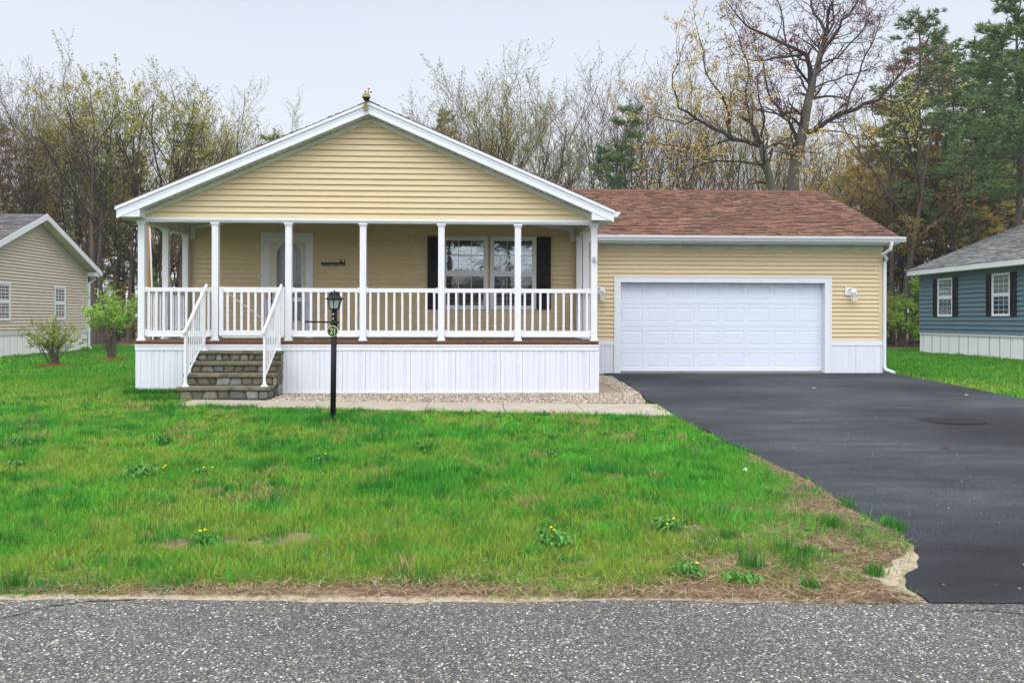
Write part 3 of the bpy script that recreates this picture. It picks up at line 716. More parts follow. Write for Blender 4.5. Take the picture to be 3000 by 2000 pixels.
# bird feeder bracket on right post
q=MB(); x=PXs[-1]; z=zY(755,15.0); q.tube([(x-.01,15.035,z-.06),(x-.01,14.98,z-.05),(x+.0,14.975,z),(x-.005,14.99,z+.06)],.010,6); q.tube([(x-.035,15.03,z-.05),(x+.0,14.98,z-.065),(x+.035,15.03,z-.05)],.008,6); q.box(x-.03,x+.02,14.99,15.04,z-.02,z+.03)
q.build('post_bracket',M_stn if False else M_cable,house)

# windows in back wall with shutters
W=lambda px:xY(px,YW-.05,800)
Z=lambda py,px=1440:onY(px,py,YW-.05).z
zt,zb=Z(693),Z(906.5)
for a,b in ((1295,1428.7),(1436.6,1571)):
    window(house,mpF(YW),W(a),W(b),zb,zt,trim=.058,cols=3)
for a,b in ((1252.2,1294),(1572,1614)):
    x0,x1=W(a),W(b); s_=MB(); s_.box(x0,x1,YW-.045,YW-.018,zb,zt)
    nl=26; 
    s_.box(x0,x0+.05,YW-.055,YW-.045,zb,zt); s_.box(x1-.05,x1,YW-.055,YW-.045,zb,zt)
    for zz in (zb,zt-.06,(zb+zt)/2-.03): s_.box(x0+.05,x1-.05,YW-.055,YW-.045,zz,zz+.06)
    for k in range(1,nl*2):
        z=zb+(zt-zb)*k/(nl*2); s_.prism([(YW-.045,z),(YW-.052,z),(YW-.045,z+.016)],x0+.05,x1-.05,'x')
    s_.build('shutter',M_shut,house)
# entry door
X=lambda px:xY(px,YW-.04,850)
Zt=lambda py:onY(840,py,YW-.04).z
d=MB(); xo0,xo1=X(764.3),X(917.4); xs0,xs1=X(776),X(907); xd0,xd1=X(788),X(893.5); ztop=Zt(682); zs=Zt(694); zd=Zt(709)
def portal(mb,x0,x1,w_,z1,tw,y0,y1,z0=DZ):
    mb.box(x0,x0+w_,y0,y1,z0,z1); mb.box(x1-w_,x1,y0,y1,z0,z1); mb.box(x0+w_,x1-w_,y0,y1-.001,z1-tw,z1)
portal(d,xo0,xo1,xs0-xo0,ztop,ztop-zs,YW-.045,YW+.0); portal(d,xo0+.02,xo1-.02,.02,ztop-.02,.02,YW-.055,YW-.045)
dr_=d.build('door_frame',M_trim,house)
d=MB(); portal(d,xs0+.003,xs1-.003,.03,zs-.003,.03,YW-.05,YW-.022); portal(d,xs0+.033,xs1-.033,xd0-xs0-.033,zs-.033,zs-zd-.033,YW-.038,YW-.022)
d.box(xs0+.03,xs1-.03,YW-.04,YW-.024,1.86,1.95)
st_=d.build('storm_door',M_trim,house)
d=MB(); d.box(xd0,xd1,YW-.030,YW-.021,DZ+.02,zd); door=d.build('front_door',M_entry,house)
ax0,ax1=X(810),X(882); ac=(ax0+ax1)/2; ar=(ax1-ax0)/2; zsr=Zt(748); zgb=1.45
def archpts(r,zc,z0,n=18): return [(ac-r,z0)]+[(ac-r*math.cos(math.pi*k/n),zc+1.05*r*math.sin(math.pi*k/n)) for k in range(n+1)]+[(ac+r,z0)]
d=MB(); P1=archpts(ar,zsr,zgb); P2=archpts(ar+.035,zsr,zgb-.035); 
for k in range(len(P1)-1): d.prism([P1[k],P2[k],P2[k+1],P1[k+1]],YW-.037,YW-.0302)
d.prism([(ac-ar,zgb),(ac+ar,zgb),(ac+ar+.035,zgb-.035),(ac-ar-.035,zgb-.035)],YW-.037,YW-.0302)
d.build('glass_moulding',M_entry,door)
d=MB(); d.face([(p[0],YW-.0325,p[1]) for p in P1]); d.build('oval_glass',M_leadg,door)
d=MB()
for r_,zz in ((ar*.62,zsr-.02),):
    Q=[(p[0],YW-.034,p[1]) for p in archpts(r_,zz,zgb+.12)]; d.tube(Q,.005,4)
for s_ in (-.3,0,.3): d.tube([(ac+s_*ar,YW-.034,zgb),(ac+s_*ar,YW-.034,zsr+.05)],.004,4)
d.build('lead_came',mat('lead_came',(.30,.32,.32),.4,.1,10),door)
d=MB(); hx=X(793.5); d.tube([(hx,YW-.033,1.88),(hx,YW-.075,1.885)],.02,8); d.tube([(hx,YW-.033,2.03),(hx,YW-.05,2.03)],.022,8); d.box(hx-.02,hx+.02,YW-.04,YW-.031,1.82,2.06); d.build('door_handle',M_black,door)
d=MB(); d.box(X(779)-.0,X(783),YW-.058,YW-.05,1.93,2.08); d.build('storm_door_latch',M_brass,st_)
d=MB(); bx_=X(757.4); bz=Zt(808); d.box(bx_-.014,bx_+.014,YW-.045,YW-.019,bz-.045,bz+.045); d.build('doorbell',M_trim,house,bevel=.008)

# weather station and roof vent at the apex
ws=thing('weather_station',(CX-.06,YB-.03,AP-.05),'mossy yellow-green weather station with spinning cups fixed at the gable peak','weather station')
K=lambda px,py:onY(px,py,YB-.05)
bx0,by0=CX,YB-.05
q=MB(); c=K(1071,320); ox=K(1071,320).x
q.box(ox-.035,ox+.035,YB-.07,YB-.024,K(1071,324).z,K(1071,308).z); q.prism([(ox-.030,K(1071,308).z),(ox+.030,K(1071,308).z),(ox+.012,K(1071,298).z),(ox-.012,K(1071,298).z)],YB-.065,YB-.03); q.build('bracket',M_stn,ws,bevel=.005)
q=MB(); q.tube([(ox,YB-.045,K(1071,300).z),(ox,YB-.045,K(1071,290).z)],.012,8); q.build('mast',M_stn,ws)
bc=K(1073,286).x
q=MB(); q.lathe([(.070,K(1071,287).z),(.0775,K(1071,286.5).z),(.0765,K(1071,285).z),(.062,K(1071,276.5).z),(.056,K(1071,275).z)],bc,YB-.045,20); q.build('housing',M_stn,ws)
q=MB(); q.lathe([(.010,K(1071,298).z),(.048,K(1071,294).z),(.060,K(1071,287.2).z)],bc,YB-.045,16); q.build('underside',M_black,ws)
q=MB(); m_=K(1079,270); q.tube([(m_.x,YB-.045,K(1071,276).z),(m_.x,YB-.045,K(1071,268).z)],.009,8); q.build('spindle',M_cup,ws)
for dx,dz,dy in ((-9,0,0),(7.5,-1,0.02),(2,6,-.05)):
    c=K(1079+dx,268-dz); q=MB(); q.tube([(m_.x,YB-.045,K(1071,268).z),(c.x,YB-.045+dy,c.z)],.003,4)
    for a_ in range(1): q.lathe([(.004,c.z-.019),(.014,c.z-.012),(.018,c.z),(.014,c.z+.012),(.004,c.z+.019)],c.x,YB-.045+dy,10)
    q.build('wind_cup',M_cup,ws,smooth=True)
rv=MB(); p_=K(1087,303); rv.lathe([(.075,p_.z-.06),(.075,p_.z+.005),(.06,p_.z+.018),(.02,p_.z+.022)],p_.x,YB+.22,14)
tag(rv.build('roof_vent',M_rust),'rusty orange vent stub just behind the gable peak, right of the weather station','vent')
# roof cricket hump at ridge
# footing
fm=MB(); fm.box(xY(1000,14.85)-4.3+1.3,xY(1817,14.86),14.84,SY-.014,.06,.128); fm.box(CX+HD+.002,xY(1817,14.86),SY-.014,17.2,.06,.127)
tag(fm.build('concrete_footing',M_foot),kind='structure')

# address sign on the wall
def textmesh(s,size,ext=.003):
    cu=bpy.data.curves.new('t','FONT'); cu.body=s; cu.size=size; cu.extrude=ext; cu.align_x='LEFT'; cu.offset=.004
    ob=bpy.data.objects.new('t',cu); COL.objects.link(ob); bpy.context.view_layer.update()
    me=bpy.data.meshes.new_from_object(ob.evaluated_get(bpy.context.evaluated_depsgraph_get())); bpy.data.objects.remove(ob); return me
def put_text(name,s,x0,x1,z0,z1,y,m,parent,ext=.003):
    me=textmesh(s,1.0,ext); V=np.zeros(len(me.vertices)*3); me.vertices.foreach_get('co',V); V=V.reshape(-1,3)
    a=V.min(0); b=V.max(0); W_=np.zeros_like(V); W_[:,0]=x0+(V[:,0]-a[0])/(b[0]-a[0])*(x1-x0); W_[:,2]=z0+(V[:,1]-a[1])/(b[1]-a[1])*(z1-z0); W_[:,1]=y-V[:,2]
    W_ -= np.array(ORG[parent.name]); me.vertices.foreach_set('co',W_.ravel()); me.update(); me.materials.clear(); me.materials.append(m)
    o=bpy.data.objects.new(name,me); COL.objects.link(o); o.parent=parent; ORG[o.name]=ORG[parent.name]; return o
A=lambda px,py:onY(px,py,YW-.035)
l_,r_=A(940.6,770),A(1012,770)
sg=thing('address_sign',((l_.x+r_.x)/2,YW-.03,A(975,770).z),'black metal address sign reading 21 FIELDSTONE DR on the tan wall right of the door','sign')
q=MB(); q.box(l_.x,r_.x,YW-.034,YW-.024,A(975,773).z,A(975,768.8).z); q.build('bar',M_black,sg)
put_text('number','21',A(993,760).x,A(1011.5,760).x,A(975,769.2).z,A(975,759.5).z,YW-.030,M_black,sg)
put_text('street_name','FIELDSTONE DR',A(941,775).x,A(1011.8,775).x,A(975,779.5).z,A(975,772.6).z,YW-.030,M_black,sg)

# ------------------------------------------------------------------ front steps
stp=thing('front_steps',(-4.24,14.5,.135),'mossy fieldstone front steps with four concrete treads','steps')
SX0,SX1=-5.02,-3.47
tz=[.350,.552,.741,.926]; ty=[13.97,14.27,14.58,14.88]
def stonecol():
    b=random.choice([(.17,.15,.10),(.14,.145,.13),(.19,.165,.105),(.12,.11,.075),(.17,.155,.115),(.23,.23,.21),(.105,.10,.07)]); f=random.uniform(.75,1.25); return tuple(c*f for c in b)
core=MB()
for k in range(4):
    z0=.10 if k==0 else tz[k-1]-.03
    core.box(SX0+.03,SX1-.03,ty[k]+.05,14.975,z0,tz[k]-.05)
core.build('mortar_core',M_mort,stp)
def stone_row(mb,x0,x1,z0,z1,y,n):
    xs=[x0]+[x0+(x1-x0)*(k+random.uniform(-.22,.22))/n for k in range(1,n)]+[x1]; tl=[random.uniform(-.022,.022) for _ in xs]; tl[0]=tl[-1]=0
    for k in range(n):
        a0,a1=xs[k]+.008,xs[k+1]-.008; zt_=z1-.004-random.uniform(0,.012); zb_=z0+random.uniform(0,.012)
        q=[(a0-tl[k]+.006,zb_),(a1-tl[k+1]-.01,zb_-.0),(a1+tl[k+1]*.3,(zb_+zt_)/2),(a1+tl[k+1]-.008,zt_),((a0+a1)/2,zt_+.003),(a0+tl[k]+.012,zt_),(a0,(zb_+zt_)*.52)]
        c=stonecol(); cx_=sum(p[0] for p in q)/len(q); cz_=sum(p[1] for p in q)/len(q)
        inn=[(cx_+(p[0]-cx_)*.80,cz_+(p[1]-cz_)*.74) for p in q]; pr=random.uniform(.012,.024)
        for i in range(len(q)):
            j=(i+1)%len(q); mb.face([(q[i][0],y,q[i][1]),(q[j][0],y,q[j][1]),(inn[j][0],y-pr,inn[j][1]),(inn[i][0],y-pr,inn[i][1])],c)
        mb.face([(p[0],y-pr-.002*(i%2),p[1]) for i,p in enumerate(inn)],c)
for k in range(4):
    t=MB(); t.box(SX0,SX1,ty[k]-.0,(ty[k+1]+.05 if k<3 else 14.976),tz[k]-.058,tz[k]); t.build('tread',M_tread,stp,bevel=.008)
    s_=MB(); z0=.13 if k==0 else tz[k-1]+.002; stone_row(s_,SX0+.035,SX1-.035,z0,tz[k]-.060,ty[k]+.049,[7,8,8,10][k]); s_.build('stone_riser',M_stone,stp)
sd_={1:MB(),-1:MB()}
random.seed(21)
for (y0,y1,z0,z1) in [(14.03,14.28,.13,.29),(14.30,14.62,.13,.30),(14.64,14.96,.13,.33),(14.30,14.50,.31,.49),(14.52,14.78,.32,.50),(14.80,14.96,.34,.55),(14.62,14.80,.51,.68),(14.82,14.96,.56,.72),(14.86,14.96,.73,.86)]:
    c=stonecol(); yc,zc=(y0+y1)/2,(z0+z1)/2; pts=[]
    for i in range(8):
        t_=2*math.pi*i/8+.3; rr=random.uniform(.92,1.12); pts.append((yc+(y1-y0)/2*1.08*rr*max(-.9,min(.9,1.2*math.cos(t_))),zc+(z1-z0)/2*rr*max(-.9,min(.9,1.2*math.sin(t_)))))
    inn=[(yc+(p[0]-yc)*.8,zc+(p[1]-zc)*.78) for p in pts]
    for sx,xx in ((1,SX1-.029),(-1,SX0+.029)):
        sd=sd_[sx]
        for i in range(8):
            j=(i+1)%8; sd.face([(xx,pts[i][0],pts[i][1]),(xx,pts[j][0],pts[j][1]),(xx+sx*.02,inn[j][0],inn[j][1]),(xx+sx*.02,inn[i][0],inn[i][1])],c)
        sd.face([(xx+sx*.02,p[0],p[1]) for p in inn],c)
for sd in sd_.values(): sd.build('stone_side',M_stone,stp)
# stair railings
for (xb,xt,lab) in ((-4.915,-4.865,'white metal stair railing on the left edge of the stone steps'),(-3.595,-3.53,'white metal stair railing near the right edge of the stone steps, before the gate')):
    rl=thing('stair_railing',(xb,14.1,tz[0]),lab,'railing','handrails of the front steps')
    y0,y1=14.09,15.02; zl,zh=1.29,2.10
    lx=lambda y:xb+(xt-xb)*(y-y0)/(y1-y0)
    q=MB(); q.tube([(lx(y0-.05)-.0,y0-.06,zl-.06),(lx(y0-.05),y0-.055,zl-.02),(lx(y0),y0,zl+.02),(lx(y1),y1,zh+.01),(lx(y1)+.0,y1+.01,zh-.02)],[.022,.026,.026,.026,.02],8); q.build('handrail',M_white,rl,smooth=True)
    q=MB(); q.box(xb-.02,xb+.02,y0-.01,y0+.03,tz[0]+.05,zl); q.lathe([(.065,tz[0]+.001),(.062,tz[0]+.012),(.035,tz[0]+.028),(.028,tz[0]+.07)],xb,y0+.01,12); q.build('newel_post',M_white,rl)
    yt=y1-.10; q=MB(); q.box(lx(yt)-.018,lx(yt)+.018,yt-.02,yt+.02,tz[3]+.05,zh-.09); q.lathe([(.06,tz[3]+.001),(.058,tz[3]+.012),(.032,tz[3]+.026),(.026,tz[3]+.06)],lx(yt),yt,12); q.build('upper_post',M_white,rl)
    zA=lambda y: .50+(1.20-.50)*(y-y0)/(y1-y0); zB=lambda y: zl+.0+(zh-zl)*(y-y0)/(y1-y0)
    q=MB(); q.tube([(lx(y0),y0+.01,zA(y0)),(lx(y1),y1,zA(y1))],.016,4); q.build('lower_rail',M_white,rl)
    for k in range(1,9):
        y=y0+(yt-y0)*k/9; q=MB(); q.box(lx(y)-.009,lx(y)+.009,y-.009,y+.009,zA(y),zB(y)); q.build('picket',M_white,rl)

# ================================================================== GARAGE
YG=20.0
gar=thing('attached_garage',(6.1,YG,.165),'tan sided attached garage with a white two-car door and red-brown shingle roof','garage')
gw=MB(); GX=lambda px:xY(px,YG,900); gz=lambda py:onY(2100,py,YG).z
gL,gR=CX+HP+.06,GX(2584); fo0,fo1,foz=GX(1801),GX(2432.6),gz(811.6)
fi0,fi1,fiz=GX(1817.8)+.0,GX(2415.5),gz(828)
zsk=gz(1011.5); zst=gz(997.5); zsid=gz(722)
siding(gw,mpF(YG),zst,zsid,lambda zm,a,b:[(gL,gR-.09,gL,gR-.09)],holes=[(fi0-.02,fi1+.02,0,fiz+.03)],h=.1035)
gw.box(gL,fi0-.01,YG+.002,YG+.1,.1,3.5); gw.box(fi1+.01,gR-.01,YG+.002,YG+.1,.1,3.5); gw.box(fi0-.01,fi1+.01,YG+.002,YG+.1,fiz+.01,3.5)
siding(gw,lambda a,d,z:(gR-.02+d,a,z),zst,zsid,lambda zm,a,b:[(YG+.1,YG+7.9,YG+.1,YG+7.9)],h=.1035)
gw.box(gR-.12,gR-.022,YG+.1,YG+8,.1,3.4)
gb_e=3.50; 
gw.prism([(YG+.05,3.3),(YG+4.0,3.3+.4*3.95+.05),(YG+7.95,3.3)],gR-.12,gR-.02,'x')
gw.build('wall',M_tan,gar)
q=MB(); q.box(gR-.10,gR+.004,YG-.024,YG+.0,zst,zsid); q.box(gR-.02,gR+.004,YG,YG+.09,zst,zsid); q.build('corner_post',mat('tan_corner_vinyl',(.60,.48,.30),.5,.04,2),gar)
q=MB(); q.box(fo1+.002,gR+.006,YG-.028,YG+.0,zsk,zst); q.box(gL,fo0-.002,YG-.028,YG+.0,zsk,zst); q.box(gR-.015,gR+.006,YG,YG+8,zsk,zst); q.build('skirting_trim',M_trim,gar)
q=MB(); ribbed(q,mpF(YG-.016),gL,fo0-.003,.12,zsk+.003); ribbed(q,mpF(YG-.016),fo1+.003,gR+.02,.12,zsk+.003,pitch=.21,dep=.006); q.box(gR-.0,gR+.02,YG-.0155,YG+8,.12,zsk-.002); q.build('skirting_panel',M_skirt,gar)
# door frame trim
q=MB(); q.box(fo0,fi0,YG-.035,YG+.02,.15,foz); q.box(fi1,fo1,YG-.035,YG+.02,.15,foz); q.box(fi0,fi1,YG-.034,YG+.02,fiz,foz)
q.box(fo0-.02,fo0+.012,YG-.045,YG-.035,.15,foz+.015); q.box(fo1-.012,fo1+.02,YG-.045,YG-.035,.15,foz+.015); q.box(fo0+.012,fo1-.012,YG-.045,YG-.034,foz-.012,foz+.015)
q.box(fi0-.02,fi0-.001,YG+.02,YG+.2,.15,fiz+.02); q.box(fi1+.001,fi1+.02,YG+.02,YG+.2,.15,fiz+.02); q.box(fi0,fi1,YG+.02,YG+.2,fiz+.001,fiz+.02)
q.build('door_frame',M_trim,gar)
# overhead door
YD=YG+.16; dz0=onY(2100,1087,YD).z; dz1=fiz
gd=MB(); nsec=4; hs_=(onY(2100,889.9,YD).z,onY(2100,956.2,YD).z,onY(2100,1022.5,YD).z); zz=[dz0,hs_[2],hs_[1],hs_[0],dz1]
for k in range(4):
    a,b=zz[k]+.004,zz[k+1]-.004; ax,bx2=fi0,fi1-.0; n=8; sw=(bx2-ax)/n
    for j in range(n):
        x0=ax+sw*j; x1=x0+sw; px0,px1=x0+.05,x1-.055; pz0,pz1=a+.10,min(b,a+.55)-.10
        # surround as four quads, then recessed bevel and raised field
        O=[(x0,a),(x1,a),(x1,b),(x0,b)]; I=[(px0,pz0),(px1,pz0),(px1,pz1),(px0,pz1)]
        def ring(A_,B_,ya,yb):
            for i in range(4):
                i2=(i+1)%4; gd.face([(A_[i][0],ya,A_[i][1]),(A_[i2][0],ya,A_[i2][1]),(B_[i2][0],yb,B_[i2][1]),(B_[i][0],yb,B_[i][1])])
        def inset(q_,d_): return [(q_[0][0]+d_,q_[0][1]+d_*.8),(q_[1][0]-d_,q_[1][1]+d_*.8),(q_[2][0]-d_,q_[2][1]-d_*.8),(q_[3][0]+d_,q_[3][1]-d_*.8)]
        ring(O,I,YD,YD); I1=inset(I,.012); ring(I,I1,YD,YD+.009); I2=inset(I1,.045); ring(I1,I2,YD+.009,YD+.001); gd.face([(p[0],YD+.001,p[1]) for p in I2])
    gd.face([(ax,YD,b),(bx2,YD,b),(bx2,YD+.012,b+.004),(ax,YD+.012,b+.004)]); gd.face([(ax,YD+.012,a-.004),(bx2,YD+.012,a-.004),(bx2,YD,a),(ax,YD,a)])
gdo=gd.build('garage_door',M_doorw,gar)
q=MB(); q.box(fi0,fi1,YD+.005,YD+.03,dz0-.03,dz0+.003); q.build('bottom_seal',M_black,gdo)
q=MB(); q.box(fi0,fi1,YG-.03,YD+.1,.14,float(g(YG))+.024+.012); q.build('door_sill',M_conc,gar)
# roof of garage
ye,yr=YG-.42,YG+4.0; eX0,eX1=CX+.9,gR+.24
ezp=onY(2200,690.5,ye); ez=ezp.z; rz=onY(2200,561,yr).z
gs=(rz-ez)/(yr-ye)
q=MB(); q.prism([(ye,ez-.012),(yr,rz-.012),(yr,rz-.10),(ye,ez-.10)],eX0,eX1-.02,'x'); q.prism([(2*yr-ye,ez-.012),(yr,rz-.012),(yr,rz-.10),(2*yr-ye,ez-.10)],eX0,eX1-.02,'x')
gro=q.build('roof',MATS['roof_deck'],gar)
q=MB(); hl=math.hypot(yr-ye,rz-ez); uy=Vector((0,(yr-ye)/hl,(rz-ez)/hl)); nr=Vector((0,-uy.z,uy.y))
shingles(q,(eX0,ye-.03,ez-.03*gs-.004),(1,0,0),uy,nr,eX1-eX0,hl+.02,PAL_RED,expo=.135,tab=(.09,.32))
for k in range(60):
    x=eX0+k*(eX1-eX0)/60; q.prism([(yr-.13,rz-.13*gs+.012),(yr,rz+.03),(yr+.13,rz-.13*gs+.012),(yr+.13,rz-.13*gs),(yr,rz+.012),(yr-.13,rz-.13*gs)],x,x+(eX1-eX0)/60-.004,'x',col=(.13,.055,.04))
q.build('shingles',M_shing,gro)
q=MB(); q.box(eX0,eX1,ye-.005,ye+.02,ez-.17,ez-.012); q.prism([(ye,ez-.012),(yr,rz-.012),(yr,rz-.17),(ye,ez-.17)],eX1-.02,eX1,'x'); q.build('fascia',M_trim,gar)
q=MB(); q.box(gL,eX1-.02,ye+.02,YG+.0,ez-.19,ez-.172)
q.box(gL,gR+.004,YG-.03,YG-.001,ez-.30,ez-.19); q.build('soffit',M_soff,gar)
q=MB(); gg=ez-.17+.03; y=ye-.007
prof=[(y,gg+.125),(y,gg),(y-.065,gg),(y-.085,gg+.04),(y-.112,gg+.075),(y-.12,gg+.125),(y-.112,gg+.125),(y-.104,gg+.08),(y-.078,gg+.047),(y-.06,gg+.008),(y-.008,gg+.008),(y-.008,gg+.125)]
gx0_=CX+HR+.13; q.prism(prof,CX+HP+.10,eX1+.08,'x'); q.box(eX1+.078,eX1+.082,y-.115,y,gg,gg+.122); q.build('gutter',M_trim,gar)
q=MB(); zc=gg; xd=onY(2612,720,ye-.06).x
q.tube([(xd,ye-.06,zc+.01),(xd,ye-.06,zc-.06),(xd-.01,ye-.03,zc-.17),(xd-.10,ye+.15,zc-.28),(gR+.055,YG-.12,zc-.38),(gR+.045,YG-.045,zc-.46),(gR+.045,YG-.04,1.2),(gR+.045,YG-.04,.36),(gR+.06,YG-.08,.27),(gR+.17,YG-.30,.205)],[.042]*10,8); q.build('downspout',M_trim,gar)
# wall lanterns
def lantern(x,z,side,lab):
    t=thing('wall_lantern',(x,YG-.03,z),lab,'lamp','carriage lights beside the garage door')
    q=MB(); q.box(x-.085,x+.085,YG-.05,YG-.022,z-.10,z+.11); q.build('back_plate',M_white,t,bevel=.006)
    q=MB(); q.tube([(x,YG-.045,z+.02),(x+.02*side,YG-.12,z+.075),(x+.04*side,YG-.18,z+.07),(x+.05*side,YG-.19,z+.04)],.014,8); q.build('arm',M_white,t)
    cx=x+.075; cy=YG-.19
    q=MB(); q.lathe([(.085,z-.03),(.06,z+.02),(.03,z+.06),(.012,z+.08)],cx,cy,4); q.build('cap',M_white,t)
    q=MB()
    for sx in(-1,1):
        for sy in (-1,1): q.tube([(cx+sx*.045,cy+sy*.045,z-.21),(cx+sx*.055,cy+sy*.055,z-.03)],.006,4)
    q.box(cx-.062,cx+.062,cy-.062,cy+.062,z-.225,z-.21); q.build('frame',M_white,t)
    q=MB(); q.prism([(cx-.045,cy-.045),(cx+.045,cy-.045),(cx+.045,cy+.045),(cx-.045,cy+.045)],z-.209,z-.04,'z'); q.build('lamp_glass',M_lampg,t)
    q=MB(); q.lathe([(.008,z-.19),(.02,z-.15),(.012,z-.09),(.008,z-.06)],cx,cy,8); q.build('bulb',M_trim,t)
lz=onY(2483,854,YG).z
lantern(GX(2483.5),lz,1,'white carriage lantern on the tan wall right of the garage door')
lantern(GX(1752),onY(1752,852,YG).z,1,'white carriage lantern half hidden behind the porch corner post')

# ================================================================== LAMP POST
lb=G(975,1240); LY=lb.y
Lp=lambda px,py:onY(px,py,LY)
lp=thing('lamp_post',(lb.x,LY,lb.z),'black lamp post with a lantern head and ladder rest standing in the front lawn','lamp post')
top=Lp(979.8,906)
q=MB(); q.tube([(lb.x,LY,lb.z-.1),(lb.x+(top.x-lb.x)*.78,LY,lb.z+(top.z-lb.z)*.87)],.038,16); q.build('post',M_black,lp,smooth=True)
m_=Vector((lb.x+(top.x-lb.x)*.85,LY,lb.z+(top.z-lb.z)*.865)); q=MB(); q.tube([m_,(top.x,LY,top.z)],.036,16); q.tube([m_-Vector((0,0,.03)),m_+Vector((0,0,.06))],.043,16); q.build('collar',M_black,lp,smooth=True)
q=MB(); a=Lp(897,942); b=Lp(992.5,944.5); q.tube([(a.x,LY-.0,a.z),(b.x,LY,b.z)],.011,8); q.lathe([(.004,a.z-.014),(.014,a.z-.006),(.014,a.z+.006),(.004,a.z+.014)],a.x,LY,8); q.lathe([(.004,b.z-.014),(.014,b.z-.006),(.014,b.z+.006),(.004,b.z+.014)],b.x,LY,8); q.build('ladder_rest',M_black,lp)
q=MB(); 
for py in (920,933.5): c=Lp(977.5,py); q.lathe([(.008,c.z-.008),(.010,c.z),(.008,c.z+.008)],c.x,LY-.038,8)
q.build('sensor',M_trim,lp)
cx=Lp(980,890).x
def six(r,z,cx_=cx,n=4,rot=math.pi/4): return [(cx_+r*math.cos(rot+2*math.pi*k/n),LY+r*math.sin(rot+2*math.pi*k/n),z) for k in range(n)]
NS=6; RO=math.pi/6*0+math.pi/6
zg0,zg1=Lp(980,905).z,Lp(980,877).z
q=MB(); A_=six(.062,zg0,n=NS,rot=RO); B_=six(.098,zg1,n=NS,rot=RO)
for k in range(NS): q.tube([A_[k],B_[k]],.0065,4)
for Q,r_ in ((A_,.008),(B_,.007)):
    for k in range(NS): q.tube([Q[k],Q[(k+1)%NS]],r_,4)
q.lathe([(.06,zg0-.012),(.06,zg0),(.03,zg0+.008)],cx,LY,NS); q.build('lantern_frame',M_black,lp)
q=MB(); A2=six(.059,zg0+.006,n=NS,rot=RO); B2=six(.094,zg1-.004,n=NS,rot=RO)
for k in range(NS): j=(k+1)%NS; q.face([A2[k],A2[j],B2[j],B2[k]])
q.build('lantern_glass',M_lampg,lp)
q=MB(); zc=(zg0+zg1)/2; q.lathe([(.012,zg0+.01),(.018,zc-.03),(.036,zc),(.038,zc+.02),(.025,zc+.045),(.008,zc+.055)],cx,LY,12); q.build('bulb',mat('white_bulb_glass',(.85,.87,.85),.3,.02),lp,smooth=True)
Lz=lambda py:Lp(980,py).z
q=MB(); q.lathe([(.128,Lz(876.5)),(.128,Lz(875)),(.100,Lz(872)),(.078,Lz(867)),(.068,Lz(860)),(.062,Lz(855.5)),(.050,Lz(854.5)),(.008,Lz(853.8)),(.007,Lz(851.5)),(.011,Lz(850.8)),(.004,Lz(849))],cx,LY,12); q.build('lantern_cap',M_black,lp)
s=thing('number_plaque',(Lp(976.3,969.6).x,LY-.045,Lp(976.3,969.6).z),'round green plaque with 21 in cream on the lamp post','sign')
c=Lp(976.3,969.6)
def disc(r,y0,y1,n=32): return [(c.x+r*math.cos(2*math.pi*k/n),c.z+r*math.sin(2*math.pi*k/n)) for k in range(n)],y0,y1
q=MB(); p,_,_=disc(.074,0,0); q.prism(p,LY-.050,LY-.040); q.build('plaque_rim',M_gold,s)
q=MB(); p,_,_=disc(.066,0,0); q.prism(p,LY-.053,LY-.0505); q.build('plaque_face',M_green,s)
put_text('number','21',c.x-.034,c.x+.032,c.z-.036,c.z+.040,LY-.054,M_gold,s,.002)

# ================================================================== PATH + GRAVEL
SWp=[((505,1186),(560,1172)),((798,1196),(822,1171)),((1022,1197),(1038,1174)),((1247,1204),(1253,1177)),((1477,1206),(1473,1178)),((1712,1209),(1687,1181)),((1975,1221),(1893,1184))]
# straight-edged concrete path as separate slabs
yN=[G(*a,off=.03).y for a,b in SWp]; yF=[G(*b,off=.03).y for a,b in SWp]
a0,a1=np.polyfit([G(*a,off=.03).x for a,b in SWp],yN,1)[::-1]; f0,f1=np.polyfit([G(*b,off=.03).x for a,b in SWp],yF,1)[::-1]
jN=[G(*a,off=.03).x for a,b in SWp]; jF=[G(*b,off=.03).x for a,b in SWp]
NEAR=lambda x:a0+a1*x; FAR=lambda x:f0+f1*x
jm=[(p+q_)/2 for p,q_ in zip(jN,jF)]
pm=MB()
for k in range(6):
    xa,xb=jm[k]+.006,jm[k+1]-.006
    la,lb_=(xa,xa); 
    if k==0: la,lb_=jN[0],jF[0]
    ra,rb=(xb,xb)
    if k==5: ra,rb=dl(NEAR(jN[6]))-.01,dl(FAR(jF[6]))-.01
    zf=lambda y: float(g(y))+.03
    P=[(la,NEAR(la)),(ra,NEAR(ra)),(rb,FAR(rb)),(lb_,FAR(lb_))]
    T=[(x,y,zf(y)) for x,y in P]; B=[(x,y,zf(y)-.10) for x,y in P]
    pm.face(T); 
    for i in range(4): j=(i+1)%4; pm.face([B[i],B[j],T[j],T[i]])
tag(pm.build('path',M_conc,bevel=.006),kind='structure')
gv0,gv1=SX1+.02,dl(14.5)
gravel_poly=[(SX1+.02,FAR(SX1)+.02),(jF[6]+.0,FAR(jF[6])+.02),(dl(13.9)-.03,13.9),(dl(15)-.02,15.0),(dl(17)-.02,17.0),(dl(18)-.02,18.0),(dl(19)-.02,19.0),(CX+HD+.03,19.95),(CX+HD+.03,14.98),(SX1+.02,14.98)]
def inpoly(x,y,P):
    x=np.asarray(x);y=np.asarray(y); r=np.zeros(x.shape,bool); n=len(P)
    for i in range(n):
        x0,y0=P[i];x1,y1=P[(i+1)%n]
        c=((y0>y)!=(y1>y))&(x<(x1-x0)*(y-y0)/((y1-y0) if y1!=y0 else 1e-9)+x0); r^=c
    return r
